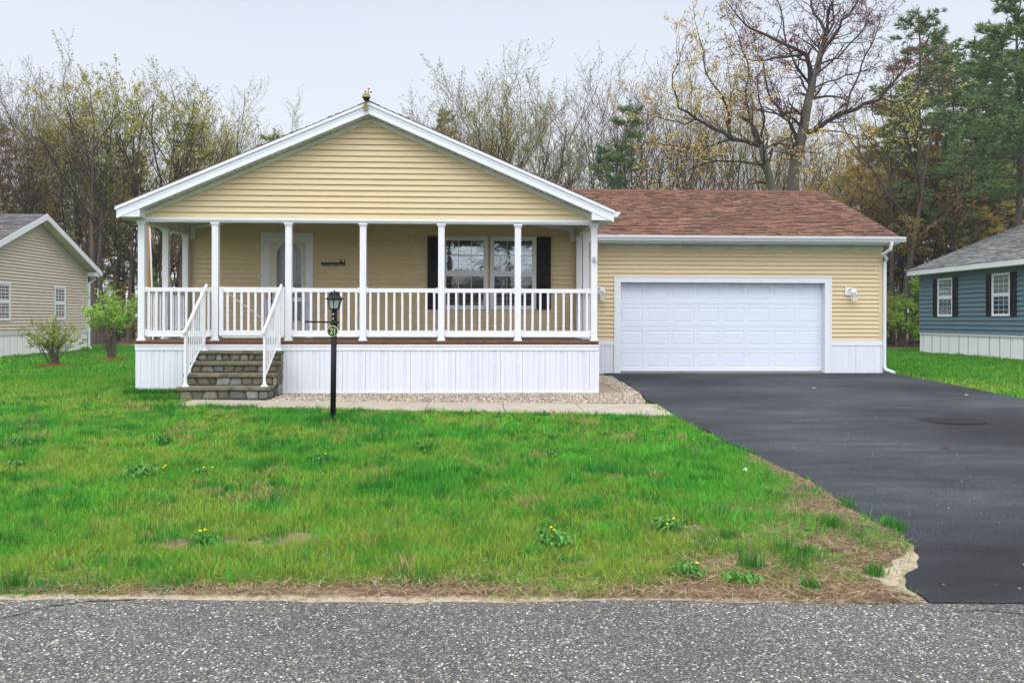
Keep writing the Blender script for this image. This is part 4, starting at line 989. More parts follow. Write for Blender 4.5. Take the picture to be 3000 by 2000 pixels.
q=MB(); q.face([(x,y,float(g(y))+.006) for x,y in gravel_poly]); tag(q.build('gravel_bed_base',M_gbed),kind='structure')
n=36000; gx=rng.uniform(SX1,dl(17)+.2,n); gy_=rng.uniform(13.2,20,n); ok=inpoly(gx,gy_,gravel_poly); ok&=~((gx<CX+HD+.42)&(gy_>14.86)&(gx>SX1+.5)&(gy_<17.2)); gx,gy_=gx[ok],gy_[ok]; n=len(gx)
base=np.array([(1,0,0),(-1,0,0),(0,1,0),(0,-1,0),(0,0,1),(0,0,-1)],float); fc=np.array([(0,2,4),(2,1,4),(1,3,4),(3,0,4),(2,0,5),(1,2,5),(3,1,5),(0,3,5)])
sc=rng.uniform(.010,.026,(n,1,1)); V=base[None]*sc*rng.uniform(.6,1.3,(n,6,3)); an=rng.uniform(0,6.28,n); ca,sa_=np.cos(an),np.sin(an)
V[:,:,2]*=.6; X_=V[:,:,0]*ca[:,None]-V[:,:,1]*sa_[:,None]; Y_=V[:,:,0]*sa_[:,None]+V[:,:,1]*ca[:,None]
V=np.stack([X_+gx[:,None],Y_+gy_[:,None],V[:,:,2]+(g(gy_)+.012+rng.uniform(0,.012,n))[:,None]],-1)
pal=np.array([(.50,.43,.33),(.41,.34,.26),(.58,.53,.45),(.33,.27,.21),(.47,.43,.37),(.25,.21,.17),(.44,.32,.22)]); cc=pal[rng.integers(0,len(pal),n)]*rng.uniform(.8,1.15,(n,1))
tag(npmesh('gravel',V.reshape(-1,3),(fc[None]+6*np.arange(n)[:,None,None]).reshape(-1,3),3,M_gravel,np.repeat(cc,8,axis=0)),'pale pinkish gravel strip between the skirting and the path','gravel',kind='stuff')

# ================================================================== GRASS
def make_blades(x,y,h,wd,col,lean=.7):
    n=len(x); z=g(y)
    an=rng.uniform(0,6.283,n); la=rng.uniform(0,6.283,n); ll=h*lean*rng.uniform(.1,1.2,n)
    dx,dy=np.cos(an)*wd/2,np.sin(an)*wd/2; lx,ly=np.cos(la)*ll,np.sin(la)*ll
    V=np.empty((n,5,3),np.float32)
    V[:,0]=np.stack([x-dx,y-dy,z],-1); V[:,1]=np.stack([x+dx,y+dy,z],-1)
    V[:,2]=np.stack([x+dx*.8+lx*.35,y+dy*.8+ly*.35,z+h*.6],-1); V[:,3]=np.stack([x-dx*.8+lx*.35,y-dy*.8+ly*.35,z+h*.6],-1)
    V[:,4]=np.stack([x+lx,y+ly,z+h],-1)
    b=5*np.arange(n)[:,None]
    F3=np.concatenate([b+np.array([[0,1,2]]),b+np.array([[0,2,3]]),b+np.array([[3,2,4]])],1).reshape(-1,3)
    return V.reshape(-1,3),F3,np.repeat(col,3,axis=0)
drive_poly=[(dl(y),y) for y in np.arange(Y0D,20,.1)]+[(dr(y),y) for y in np.arange(20,Y0D,-.3)]
sw_poly=[(jN[0]+.05,NEAR(jN[0])+.0),(jN[6],NEAR(jN[6])+.0),(jF[6],FAR(jF[6])),(jF[0]+.1,FAR(jF[0]))]
SPOTS=[(G(600,1590),.30,.13),(G(850,1583),.34,.14),(G(1990,1555),.22,.12),(G(2070,1308),.16,.2),(G(2330,1450),.22,.16),(G(2150,1500),.2,.14),(G(820,1372),.14,.1),(G(200,1432),.16,.14)]
def lawn_mask(x,y):
    ok=y>road_edge(x)+.02
    ok&=~inpoly(x,y,drive_poly); ok&=~inpoly(x,y,sw_poly)
    ok&=~((x>CX-HD-.0)&(x<CX+HD+.5)&(y>14.96)&(y<31)); ok&=~((x>SX0+.0)&(x<CX+HD+.8)&(y>13.9)&(y<15)&(x>SX0)); ok&=~inpoly(x,y,gravel_poly)
    ok&=~((x>2)&(x<10.2)&(y>19.9)&(y<29)); ok&=~((x<-15.75)&(y>26.2)&(y<34.1)); ok&=~((x>17.9)&(y>15)&(y<32.3))
    ok&=~((x>jF[6])&(x<dl(14)+.3)&(y>FAR(3))&(y<20))
    return ok
def drive_dist(x,y): return np.interp(y,DLy,DLx)-x
C_rich=np.array((.070,.320,.030)); C_yel=np.array((.245,.390,.050)); C_dk=np.array((.022,.150,.022)); C_dry=np.array((.38,.29,.14)); C_lime=np.array((.100,.390,.035)); C_red=np.array((.36,.17,.075))
VV=[];FF=[];CC=[];off=0
def sow(y0,y1,dens,hh,ww,xa,xb):
    global off
    # frustum-shaped band with margin
    A=(xb-xa)*(y1-y0); n=int(A*dens); x=rng.uniform(xa,xb,n); y=rng.uniform(y0,y1,n)
    sx=x/np.maximum(y,1); k=(sx>-.68)&(sx<.78); x,y=x[k],y[k]
    k=lawn_mask(x,y); x,y=x[k],y[k]; n=len(x)
    e=y-R0(x); dd=drive_dist(x,y)
    n1=.46+1.5*(vnoise(x+50,y+50,1.5,41)*.40+vnoise(x+50,y+50,.5,42)*.35+vnoise(x+50,y+50,.17,46)*.25-.5); n2=vnoise(x+50,y+50,.22,43); n3=vnoise(x+50,y+50,3.1,44)
    corner=np.clip(1-np.maximum(dd,0)/np.interp(y,[4.5,5.2,6,7,8,9,12],[2.1,1.7,.95,.28,.12,.07,.05]),0,1)*(y<12.5)*(dd>-.2)
    edge=.85*np.clip(1-e/(.14+.45*vnoise(x+50,y+50,.8,45)),0,1)*(y<7)
    bare=np.clip(edge*1.15+corner*.95,0,1.2)
    keep=rng.random(n)<np.clip(1.06-bare*.92+ (n2-.5)*1.3*(bare>.1),.09,1)
    for sp_,ra,rb in SPOTS: keep&=~((((x-sp_.x)/ra)**2+((y-sp_.y)/rb)**2+1.2*(n2-.5)<.8)&(rng.random(n)<.86))
    keep&=~((n1<.27)&(n2<.42)&(rng.random(n)<.6))
    x,y,n1,n2,n3,bare,e,dd=[q_[keep] for q_ in (x,y,n1,n2,n3,bare,e,dd)]; n=len(x)
    t=np.clip((n1-.36)/.34,0,1)[:,None]; col=C_yel*(1-t)+C_rich*t
    mid=np.clip(1-np.abs(y-8.2)/3.0,0,1)*np.clip((x+2.5)/2.5,0,1)*.55; col=col*(1-mid[:,None])+C_rich*mid[:,None]
    t=np.clip((n3-.62)/.2,0,1)[:,None]; col=col*(1-.6*t)+C_lime*.6*t
    t=((n2>.74)&(n1>.5))[:,None]*.7; col=col*(1-t)+C_dk*t
    yfar=np.clip((y-14)/6,0,1)[:,None]*.75; col=col*(1-yfar)+np.array((.075,.300,.025))*yfar
    pd=.04+.12*(n1<.40)*(y<13)+.40*np.clip(bare,0,1); dry=rng.random(n)<pd
    cd=np.where(rng.random((n,1))<.3,C_red,C_dry); col=np.where(dry[:,None],cd,col)
    col=col*rng.uniform(.55,1.4,(n,1))
    h=hh*rng.uniform(.35,1.1,n)*(.55+.75*np.clip(n1,0,1))*(1-.35*np.clip(bare,0,1))*(1+.5*(n2>.7)); h=np.where(dry,h*.6,h)
    v,f,c=make_blades(x,y,h,ww*rng.uniform(.6,1.3,n),col,np.where(dry,1.6,.85)); VV.append(v);FF.append(f+off);CC.append(c);off+=len(v)
sow(4.2,4.9,6000,.060,.0045,-4.8,4.8)
sow(4.2,6.2,9500,.080,.0042,-4.8,4.8)
sow(6.2,9.0,5200,.078,.0058,-6.8,5)
sow(9.0,13.2,2400,.075,.0085,-9.5,4.5)
sow(13.2,20,1000,.070,.013,-14,-4.5)
sow(20,40,260,.075,.03,-27,-5)
sow(11,36,300,.075,.028,5,29)
sow(13.9,18,900,.06,.012,1.8,4)
nc=2600; cx_=rng.uniform(-9,4.6,nc); cy_=rng.uniform(4.5,13,nc); dd_=drive_dist(cx_,cy_); k=(lawn_mask(cx_,cy_))&(dd_>.08)&((dd_>np.interp(cy_,[4.5,5.2,6,7,8],[1.9,1.4,.8,.4,.1]))|(rng.random(nc)<.22)); cx_,cy_=cx_[k],cy_[k]; nc=len(cx_)
nb=46; sz=rng.uniform(.35,1.3,nc)*(.5+vnoise(cx_+50,cy_+50,.9,61)); X2=np.repeat(cx_,nb)+rng.normal(0,1,nc*nb)*np.repeat(sz,nb)*.055; Y2=np.repeat(cy_,nb)+rng.normal(0,1,nc*nb)*np.repeat(sz,nb)*.045
cc_=np.where(rng.random((nc,1))<.45,C_dk*1.5,np.where(rng.random((nc,1))<.6,C_rich*1.15,np.where(rng.random((nc,1))<.6,C_lime*1.2,C_dry))); cc_=np.repeat(cc_,nb,axis=0)*rng.uniform(.6,1.35,(nc*nb,1))
k=lawn_mask(X2,Y2); v,f,c=make_blades(X2[k],Y2[k],(np.repeat(sz,nb)*.072*rng.uniform(.5,1.3,nc*nb))[k],(.0035+.0006*Y2*rng.uniform(.6,1.2,nc*nb))[k],cc_[k],.9); VV.append(v);FF.append(f+off);CC.append(c);off+=len(v)
for (xa_,xb_,ya_,yb_,n_) in ((-6.25,-5.05,14.78,14.96,2600),(lb.x-.16,lb.x+.16,LY-.14,LY+.10,700),(-6.4,-6.13,15,17.5,800),(-5.6,-5.03,13.75,14.0,500)):
    X2=rng.uniform(xa_,xb_,n_); Y2=rng.uniform(ya_,yb_,n_); v,f,c=make_blades(X2,Y2,rng.uniform(.05,.15,n_),.010*rng.uniform(.6,1.3,n_),(C_rich*.85)[None]*rng.uniform(.5,1.2,(n_,1)),.4); VV.append(v);FF.append(f+off);CC.append(c);off+=len(v)
tag(npmesh('lawn_grass',np.concatenate(VV),np.concatenate(FF),3,M_blade,np.concatenate(CC)),'uneven bright green spring lawn with straw coloured patches','grass',kind='stuff')

n=46000; x=rng.uniform(-5,4.5,n); y=R0(x)+.06+rng.exponential(.17,n); m2=rng.random(n)<.72
y2=rng.uniform(ROADY-.15,8.5,n); x2=np.interp(y2,DLy,DLx)-rng.exponential(1,n)*np.interp(y2,[4.5,5.3,6,7,8.5],[.85,.62,.30,.12,.04]); x=np.where(m2,x2,x); y=np.where(m2,y2,y)
k=(y>road_edge(x)-.02)&(np.interp(y,DLy,DLx)-x>.05+.21*np.exp(-((y-4.72)/.28)**2))&~((x<1.0)&(y>5.0)&(rng.random(len(x))<.7)); x,y=x[k],y[k]; n=len(x); an=rng.uniform(0,3.14,n); L_=rng.uniform(.02,.055,n); w2=.0013; z=g(y)+.006+rng.uniform(0,.030,n)
dx,dy=np.cos(an)*L_,np.sin(an)*L_; wx,wy=-np.sin(an)*w2,np.cos(an)*w2; dz=rng.uniform(-.008,.012,n)
V=np.stack([np.stack([x-dx-wx,y-dy-wy,z],-1),np.stack([x+dx-wx,y+dy-wy,z+dz],-1),np.stack([x+dx+wx,y+dy+wy,z+dz],-1),np.stack([x-dx+wx,y-dy+wy,z],-1)],1)
pal=np.array([(.31,.19,.105),(.20,.12,.07),(.46,.35,.20),(.11,.065,.042),(.58,.48,.32),(.25,.165,.10)]); cc=pal[rng.integers(0,6,n)]
tag(npmesh('pine_straw',V.reshape(-1,3),(4*np.arange(n)[:,None]+np.array([[0,1,2,3]])),4,M_blade,cc),'brown fallen pine needles and dead grass along the road edge and drive corner','pine straw',kind='stuff')

# dandelion and weed clumps
def weed(px,py,size,dark,flowers,lab,buds=8):
    size*=.82; flowers=(flowers+1)//2
    p=G(px,py); t=thing('dandelion',tuple(p),lab,'weed','dandelion clumps in the lawn')
    r=random.Random(int(px*7+py)); q=MB()
    for k in range(int(80*size/.2)):
        a=r.uniform(0,6.28); L=size*r.uniform(.2,.75)*.8; h=size*r.uniform(.15,.55); w_=.004+.008*r.random(); c,s_=math.cos(a),math.sin(a); ox,oy=r.gauss(0,size*.28),r.gauss(0,size*.22)
        pts=[(0,0,0,w_*.3),(L*.45,0,h,w_),(L*.8,0,h*.9,w_*1.1),(L,0,h*.55,.001)]
        prev=None
        for (u,_,z,ww) in pts:
            A_=(p.x+ox+c*u-s_*ww,p.y+oy+s_*u+c*ww,p.z+.01+z); B_=(p.x+ox+c*u+s_*ww,p.y+oy+s_*u-c*ww,p.z+.01+z)
            if prev: q.face([prev[0],prev[1],B_,A_])
            prev=(A_,B_)
    q.build('leaves',M_tuft if dark else M_weed,t)
    q=MB(); fl=MB()
    for k in range(buds):
        ox,oy=r.gauss(0,size*.4),r.gauss(0,size*.35); h=size*r.uniform(.35,.75); b=(p.x+ox,p.y+oy,p.z); e=(p.x+ox+r.uniform(-.02,.02),p.y+oy,p.z+h)
        q.tube([b,e],.0028,4)
        if k<flowers: fl.lathe([(.003,e[2]-.004),(.011,e[2]+.004),(.006,e[2]+.008)],e[0],e[1],8)
        else: q.lathe([(.002,e[2]-.008),(.008,e[2]),(.003,e[2]+.010)],e[0],e[1],6)
    q.build('stems',M_weed,t)
    if flowers: fl.build('flower',M_yflow,t)
for a in [(65,1312,.24,1,0,'dark dandelion clump nearest the left edge of the lawn, in line with the shrub'),
 (70,1268,.15,1,0,'small dark dandelion tuft behind the leftmost clump'),
 (415,1402,.28,0,3,'wide dandelion clump with yellow buds in the left half of the lawn'),
 (475,1303,.22,1,0,'dark weed clump in line with the steps, left half of lawn'),
 (335,1270,.10,0,2,'tiny dandelion with a yellow flower left of the steps'),
 (50,1368,.14,0,2,'thin dandelion with tall stalks near the left edge'),
 (940,1362,.24,1,1,'dark dandelion clump in front of the lamp post'),
 (600,1395,.16,0,3,'pale flowering dandelion in the middle left of the lawn'),
 (960,1262,.14,0,0,'pale grassy weed at the foot of the lamp post'),
 (1230,1322,.20,1,0,'dark bushy weed right of centre behind the dark grass patch'),
 (1128,1356,.16,1,0,'very dark low grass patch between two weeds'),
 (1620,1288,.16,1,0,'dark weed near the path at the right half of the lawn'),
 (1612,1338,.16,0,0,'pale flowered weed just in front of a darker one, right half'),
 (1615,1600,.22,0,6,'large dandelion with many yellow buds in the front right lawn'),
 (1955,1560,.22,0,4,'bushy dandelion with grey-green heads at the start of the bare corner'),
 (600,1602,.18,1,3,'dark flowering dandelion in the front left beside the bare patch'),
 (1420,1213,.10,1,0,'small dark tuft touching the path edge'),
 (2015,1690,.17,0,1,'dandelion rosette with an open yellow flower at the road verge'),
 (2165,1715,.15,0,0,'flat green rosette in the straw right of the yellow flower')]: weed(*a)
def tuft(px,py,size,lab):
    p=G(px,py); q=MB(); r=random.Random(int(px+3*py))
    n=90; x=np.array([p.x+r.gauss(0,size*.3) for _ in range(n)]); y=np.array([p.y+r.gauss(0,size*.22) for _ in range(n)])
    v,f,c=make_blades(x,y,np.array([size*r.uniform(.5,1.1) for _ in range(n)]),np.full(n,.006),np.array([(.06,.23,.03)])*np.array([[r.uniform(.6,1.3)] for _ in range(n)]),.5)
    tag(npmesh('grass_tuft',v,f,3,M_blade,c),lab,'grass tuft','green tufts in the bare corner')
for a in [(2432,1552,.13,'dense green grass tuft in the middle of the brown corner'),(2130,1585,.11,'green grass tuft at the left side of the brown corner'),
 (2480,1495,.12,'grass tuft on the asphalt edge above the brown corner'),(2600,1545,.10,'upright grass tuft at the driveway edge, second from the corner tip'),(2630,1560,.11,'upright grass tuft at the driveway edge nearest the corner tip'),
 (2300,1625,.12,'spreading green tuft below the middle of the corner'),(2360,1640,.12,'tall green tuft left of the pine cone'),(2560,1690,.10,'short tuft beside the sand at the corner'),
 (2200,1670,.16,'tall loose tuft at the front of the brown corner'),(2375,1735,.10,'green tuft at the verge edge nearest the road'),(40,1730,.14,'isolated green tuft at the road edge at far left'),(1130,1500,.13,'thick dark grass tuft in the middle front lawn')]: tuft(*a)
# pine cone, litter
p=G(2438,1622); pc=MB(); ax_=Vector((.8,-.25,.1)).normalized()
for k in range(9):
    t=k/8; r_=.020*math.sin(math.pi*(.15+.8*t)); c_=Vector(p)+Vector((0,0,.022))+ax_*(t-.5)*.09
    for j in range(7):
        an=2*math.pi*(j+.5*(k%2))/7; b_=ax_.orthogonal().normalized(); b2_=ax_.cross(b_); d_=b_*math.cos(an)+b2_*math.sin(an); s_=ax_.cross(d_)*.008
        pc.face([c_+s_*.6,c_-s_*.6,c_+d_*r_*1.1-s_+ax_*.01,c_+d_*r_*1.1+s_+ax_*.01]); pc.face([c_+d_*r_*1.1-s_+ax_*.01,c_+d_*r_*1.1+s_+ax_*.01,c_+s_*.6-ax_*.006,c_-s_*.6-ax_*.006])
pc.tube([Vector(p)+Vector((0,0,.022))-ax_*.045,Vector(p)+Vector((0,0,.022))+ax_*.04],[.012,.008],6)
tag(pc.build('pine_cone',M_cone),'open brown pine cone lying on the dry corner by the drive','pine cone')
p=G(2182,1385); lt=MB(); 
lt.face([p+Vector((-.05,0,.04)),p+Vector((-.01,-.02,.055)),p+Vector((.0,.02,.075))]); lt.face([p+Vector((-.01,-.02,.055)),p+Vector((.04,-.01,.03)),p+Vector((.035,.02,.07)),p+Vector((0,.02,.085))]); lt.face([p+Vector((0,.0,.08)),p+Vector((.03,.0,.085)),p+Vector((.025,.02,.05))])
lt.v=[tuple(p+(Vector(v)-p)*.6) for v in lt.v]; tag(lt.build('litter_scrap',M_paper),'crumpled white paper scrap on the lawn by the driveway','litter')
# twigs, pebbles and leaf scraps on the driveway
sc_=MB(); r=random.Random(5)
for k in range(130):
    px=r.uniform(1850,3000); py=r.uniform(1105,1750); pp_=G(px,py,off=.024)
    if pp_.x<dl(pp_.y)+.05 or pp_.y>19.5: continue
    s_=r.uniform(.003,.008); c=r.choice([(.30,.24,.16),(.42,.36,.28),(.20,.12,.06),(.45,.42,.38)]); a=r.uniform(0,3)
    sc_.face([(pp_.x+s_*math.cos(a+t_),pp_.y+1.2*s_*math.sin(a+t_),pp_.z+.003+.004*(t_>3)) for t_ in (0,1.3,2.8,4.4)],c)
tag(sc_.build('driveway_debris',M_blade),'scattered pale grit and leaf scraps on the black driveway','debris',kind='stuff')
for (px,py,c,lab) in ((2385,1137,(.6,.42,.25),'pale curled leaf on the driveway below the garage lantern'),(2832,1158,(.5,.45,.4),'small grey leaf on the driveway near the right lawn'),(2768,1313,(.12,.05,.03),'dark brown leaf on the driveway below the damp stain')):
    p=G(px,py,off=.025); q=MB(); q.face([p+Vector((-.05,0,.004)),p+Vector((0,-.03,.012)),p+Vector((.055,.005,.003)),p+Vector((.01,.035,.02))],c); tag(q.build('fallen_leaf',M_blade),lab,'leaf','fallen leaves on the driveway')

# ================================================================== NEIGHBOUR HOUSES
nh=thing('neighbour_house',(-15.8,30.1,.2),'beige sided house at the left with a grey shingle gable roof','house')
XL=-15.8
mpL=lambda a,d,z:(XL+d,a,z)
y0,y1,yp=26.2,34.0,30.1; eave=3.42; pk=5.05
q=MB()
def segL(zm,a,b):
    def rng_(z):
        if z<=eave: return (y0,y1)
        t=(z-eave)/(pk-eave); return (y0+(yp-y0)*t,y1-(y1-yp)*t)
    A_,B_=rng_(a),rng_(b); return [(A_[0],A_[1],B_[0],B_[1])]
siding(q,mpL,1.0,pk-.03,segL,h=.112,lip=.040)
q.box(-28,XL-.002,y0,y1,.1,eave); q.prism([(y0,eave),(y1,eave),(yp,pk)],-28,XL-.002,'x')
q.build('wall',M_beige,nh)
q=MB(); q.box(XL,XL+.03,y1-.09,y1+.02,1.0,eave); q.build('corner_trim',M_trim,nh)
q=MB(); ribbed(q,mpL,y0,y1+.02,.1,.97); q.build('skirting_panel',M_skirt2,nh)
q=MB(); q.box(XL,XL+.03,y0,y1+.02,.93,1.0); q.build('skirting_trim',M_trim,nh)
rx=XL+.42; s_=.425; rz0=5.22; hw=4.25
q=MB(); 
for sy in (-1,1): q.prism([(yp,rz0),(yp+sy*hw,rz0-s_*hw),(yp+sy*hw,rz0-s_*hw-.10),(yp,rz0-.10)],-28,rx-.02,'x')
nro=q.build('roof',MATS['roof_deck'],nh)
q=MB(); hl=math.hypot(1,s_)
shingles(q,(-23,yp-hw-.03,rz0-s_*hw),(1,0,0),(0,1/hl,s_/hl),(0,-s_/hl,1/hl),rx+23,hw*hl,PAL_GREY,expo=.14,tab=(.2,.5))
q.build('shingles',M_shing,nro)
q=MB()
for sy in (-1,1): q.prism([(yp,rz0+.02),(yp+sy*(hw+.03),rz0+.02-s_*(hw+.03)),(yp+sy*(hw+.03),rz0-s_*(hw+.03)-.19),(yp,rz0-.19)],rx-.02,rx+.01,'x')
q.box(rx-.38,rx-.02,yp+hw-.45,yp+hw,rz0-s_*hw-.21,rz0-s_*hw-.05)
q.build('bargeboard',M_trim,nh)
q=MB()
for sy in (-1,1): q.prism([(yp,rz0-.13),(yp+sy*hw,rz0-s_*hw-.13),(yp+sy*hw,rz0-s_*hw-.15),(yp,rz0-.15)],XL+.02,rx-.021,'x')
q.box(-28,rx-.4,y1,yp+hw,rz0-s_*hw-.2,rz0-s_*hw-.18); q.build('soffit',M_soff,nh)
q=MB(); q.box(-28,rx,yp+hw+.002,yp+hw+.12,rz0-s_*hw-.15,rz0-s_*hw-.03); q.build('gutter',M_trim,nh)
q=MB(); q.tube([(rx-.25,yp+hw+.02,rz0-s_*hw-.18),(rx-.26,yp+hw-.05,rz0-s_*hw-.32),(XL+.07,y1+.04,rz0-s_*hw-.5),(XL+.07,y1+.04,.35),(XL+.15,y1+.10,.25)],.05,8); q.build('downspout',M_trim,nh)
def YX(px,X): return onX(px,900,X).y
for pa,pb,ta,tb in ((-12,30,826.5,939),(159,191,839,937)):
    ya,yb=YX(pa,XL+.03),YX(pb,XL+.03); pm_=(pa+pb)/2; z1_=onX(pm_,ta,XL+.03).z; z0_=onX(pm_,tb,XL+.03).z
    window(nh,mpL,ya,yb,z0_,z1_,trim=.06,cols=3,pane_u=M_panel,pane_l=M_panel)

rh=thing('neighbour_house',(17.9,27,.2),'dark blue sided house at the right with black shutters and a grey roof','house')
XR=17.9; mpR=lambda a,d,z:(XR-d,a,z); ry0,ry1=14.0,32.3; ev=onX(2700,806,XR).z
zk=onX(2700,973.7,XR).z
q=MB(); siding(q,mpR,zk,ev+.05,lambda zm,a,b:[(ry0,ry1,ry0,ry1)],h=.165,lip=.045); q.box(XR+.002,XR+9.2,ry0,ry1,.1,ev+.05); q.prism([(XR+.002,ev),(XR+9.2,ev),(XR+4.6,ev+1.9)],ry0,ry1); q.build('wall',M_blue,rh)
q=MB(); q.box(XR-.03,XR,ry1-.07,ry1+.02,zk,ev); q.build('corner_trim',mat('blue_corner_vinyl',(.12,.21,.25),.5,.05),rh)
q=MB(); ribbed(q,mpR,ry0,ry1+.02,.1,zk-.03,pitch=.6,dep=.02); q.build('skirting_panel',M_skirt2,rh)
q=MB(); q.box(XR-.035,XR,ry0,ry1+.02,zk-.07,zk); q.build('skirting_trim',M_trim,rh)
ex=XR-.38; ezz=onX(2670,793,ex).z; rs=.40; rw=4.95
q=MB()
for sx in (0,1):
    P_=[(ex,ezz-.01),(ex+rw,ezz+rs*rw-.01),(ex+rw,ezz+rs*rw-.1),(ex,ezz-.1)]
    if sx: P_=[(2*(ex+rw)-a,b) for a,b in P_]
    q.prism(P_,ry0-.3,ry1+.3)
rro=q.build('roof',MATS['roof_deck'],rh)
q=MB(); hl=math.hypot(1,rs); shingles(q,(ex-.03,ry1+.32,ezz),(0,-1,0),(1/hl,0,rs/hl),(-rs/hl,0,1/hl),ry1-ry0+.6,rw*hl+.03,PAL_RG,expo=.14,tab=(.2,.5)); q.build('shingles',M_shing,rro)
q=MB(); q.box(ex-.02,ex,ry0-.3,ry1+.3,ezz-.19,ezz-.008); q.prism([(ex,ezz+.0),(ex+rw,ezz+rs*rw+.0),(ex+rw,ezz+rs*rw-.18),(ex,ezz-.18)],ry1+.302,ry1+.33); q.build('fascia',M_trim,rh)
q=MB(); q.box(ex,XR,ry0-.3,ry1+.3,ezz-.2,ezz-.185); q.build('soffit',M_soff,rh)
M_blindpane=glassmat('pane_with_pale_blinds',(.22,.27,.22),.15,.1,3)
for pa,pb,ta,tb,sa,sb_ in ((2747.8,2791,814.5,927,2734.5,2807),(2906.7,2960,799.5,926,2890,2979)):
    ya,yb=YX(pb,XR-.03),YX(pa,XR-.03); pm_=(pa+pb)/2; z1_=onX(pm_,ta,XR-.03).z; z0_=onX(pm_,tb,XR-.03).z
    window(rh,mpR,ya,yb,z0_,z1_,trim=.055,cols=3,pane_u=M_blindpane,pane_l=M_panel)
    for c,d_ in ((YX(sb_,XR-.03),ya-.01),(yb+.01,YX(sa,XR-.03))):
        q=MB(); q.box(XR-.045,XR-.02,c,d_,z0_,z1_)
        q.box(XR-.058,XR-.045,c,c+.06,z0_,z1_); q.box(XR-.058,XR-.045,d_-.06,d_,z0_,z1_)
        for zz_ in (z0_,(z0_+z1_)/2-.04,z1_-.08): q.box(XR-.057,XR-.045,c+.06,d_-.06,zz_,zz_+.08)
        q.build('shutter',M_shut,rh)

# pole seen through the porch + overhead wire
pp=onY(436,950,25.0)
q=MB(); q.tube([(pp.x,25,.15),(pp.x-.02,25,4.3)],[.075,.07],12); pl=q.build('utility_pole',M_pole); tag(pl,'bare wooden utility pole seen past the left end of the porch','pole')
q=MB(); q.tube([(pp.x+.16,24.93,.25),(pp.x+.13,24.93,2.0),(pp.x+.09,24.93,3.2),(pp.x+.05,24.93,4.2)],.022,6); q.build('service_cable',M_trim,pl)
a,b,c=onY(-60,455,30),onY(170,545,30),onY(420,612,30)
q=MB(); q.tube([a,(a+b)/2+Vector((0,0,-.03)),b,(b+c)/2-Vector((0,0,.03)),c],.013,5); tag(q.build('overhead_wire',M_wire),'thin black overhead wire sagging across the trees at the left','wire')

# ================================================================== TREES
def grow(seed,H,trunk_r,clear=.3,limbs=9,spread=.9,up=.55,lv=(7,6,4),leafsz=.06,leafn=2,twig_r=.010,tilt=0,wig=.10,thin=1.0,ends=.55,lead=.94):
    """deciduous tree: returns trunk mesh builder, crown wood builder and leaf builder"""
    r=random.Random(seed); T=MB(); Cn=MB(); Lf=MB()
    def poly(p,d,L,n,wg,upk):
        P=[Vector(p)]; d=Vector(d).normalized()
        for k in range(n):
            d=(d+Vector((r.gauss(0,wg),r.gauss(0,wg),r.gauss(0,wg)+upk))).normalized(); P.append(P[-1]+d*(L/n))
        return P
    def leaf(p):
        for _ in range(leafn):
            q=p+Vector((r.gauss(0,.06),r.gauss(0,.06),r.gauss(0,.06))); a=Vector((r.gauss(0,1),r.gauss(0,1),r.gauss(0,1))).normalized(); b=a.orthogonal().normalized(); s_=leafsz*r.uniform(.5,1.3)
            Lf.face([q-a*s_,q-b*s_*.4,q+a*s_,q+b*s_*.4])
    def branch(p,d,L,rad,lev):
        n={0:6,1:5,2:4,3:3}.get(lev,3)
        P=poly(p,d,L,n,wig*(1+.35*lev),up*.12); R_=[rad*(1-ends*k/n) for k in range(n+1)]
        R_=[max(q,twig_r*.6) for q in R_]
        Cn.tube(P,R_,5 if lev==0 else (4 if lev==1 else 3),cap=False)
        if lev>=len(lv):
            for q in P[1:]: leaf(q)
            return
        m=lv[lev]
        for k in range(m):
            t=.25+.72*(k+r.random())/m; i=min(int(t*n),n-1); q=P[i].lerp(P[i+1],t*n-i); dd=(P[i+1]-P[i]).normalized()
            side=Vector((r.gauss(0,1),r.gauss(0,1),r.gauss(0,.6))); side=(side-dd*side.dot(dd)).normalized()
            ang=r.uniform(.45,.85); nd=dd*math.cos(ang)+side*math.sin(ang); nd.z+=.18*up
            branch(q,nd,L*r.uniform(.42,.66)*(1-.30*t),rad*(1-ends*t)*.52,lev+1)
        if lev>=1: leaf(P[-1])
    P=poly((0,0,-.2),(tilt,0,1),H*lead,10,.035,.05); R_=[trunk_r*(1-(.88 if lead>.7 else .5)*k/10)*(1.25 if k==0 else 1) for k in range(11)]
    T.tube(P,R_,9,cap=False)
    for k in range(limbs):
        t=clear+(1-clear)*(k+.6*r.random())/limbs; i=min(int(t*10),9); q=P[i].lerp(P[i+1],t*10-i)
        az=k*2.4+r.uniform(-.5,.5); lean=spread*(1.15-t*.75); nd=Vector((math.cos(az)*lean,math.sin(az)*lean,up+.35*t)).normalized()
        if lead>.7: branch(q,nd,H*thin*(.50-.30*(t-clear)/(1-clear))*r.uniform(.75,1.15),trunk_r*(1-.85*t)*.62+.01,0)
        else:
            ln=spread*r.uniform(.12,1.0); nd=Vector((math.cos(az)*ln,math.sin(az)*ln,1)).normalized()
            branch(q,nd,(H-q.z)*r.uniform(.80,1.04)*(1-.10*ln),trunk_r*r.uniform(.34,.52),0)
    return T,Cn,Lf
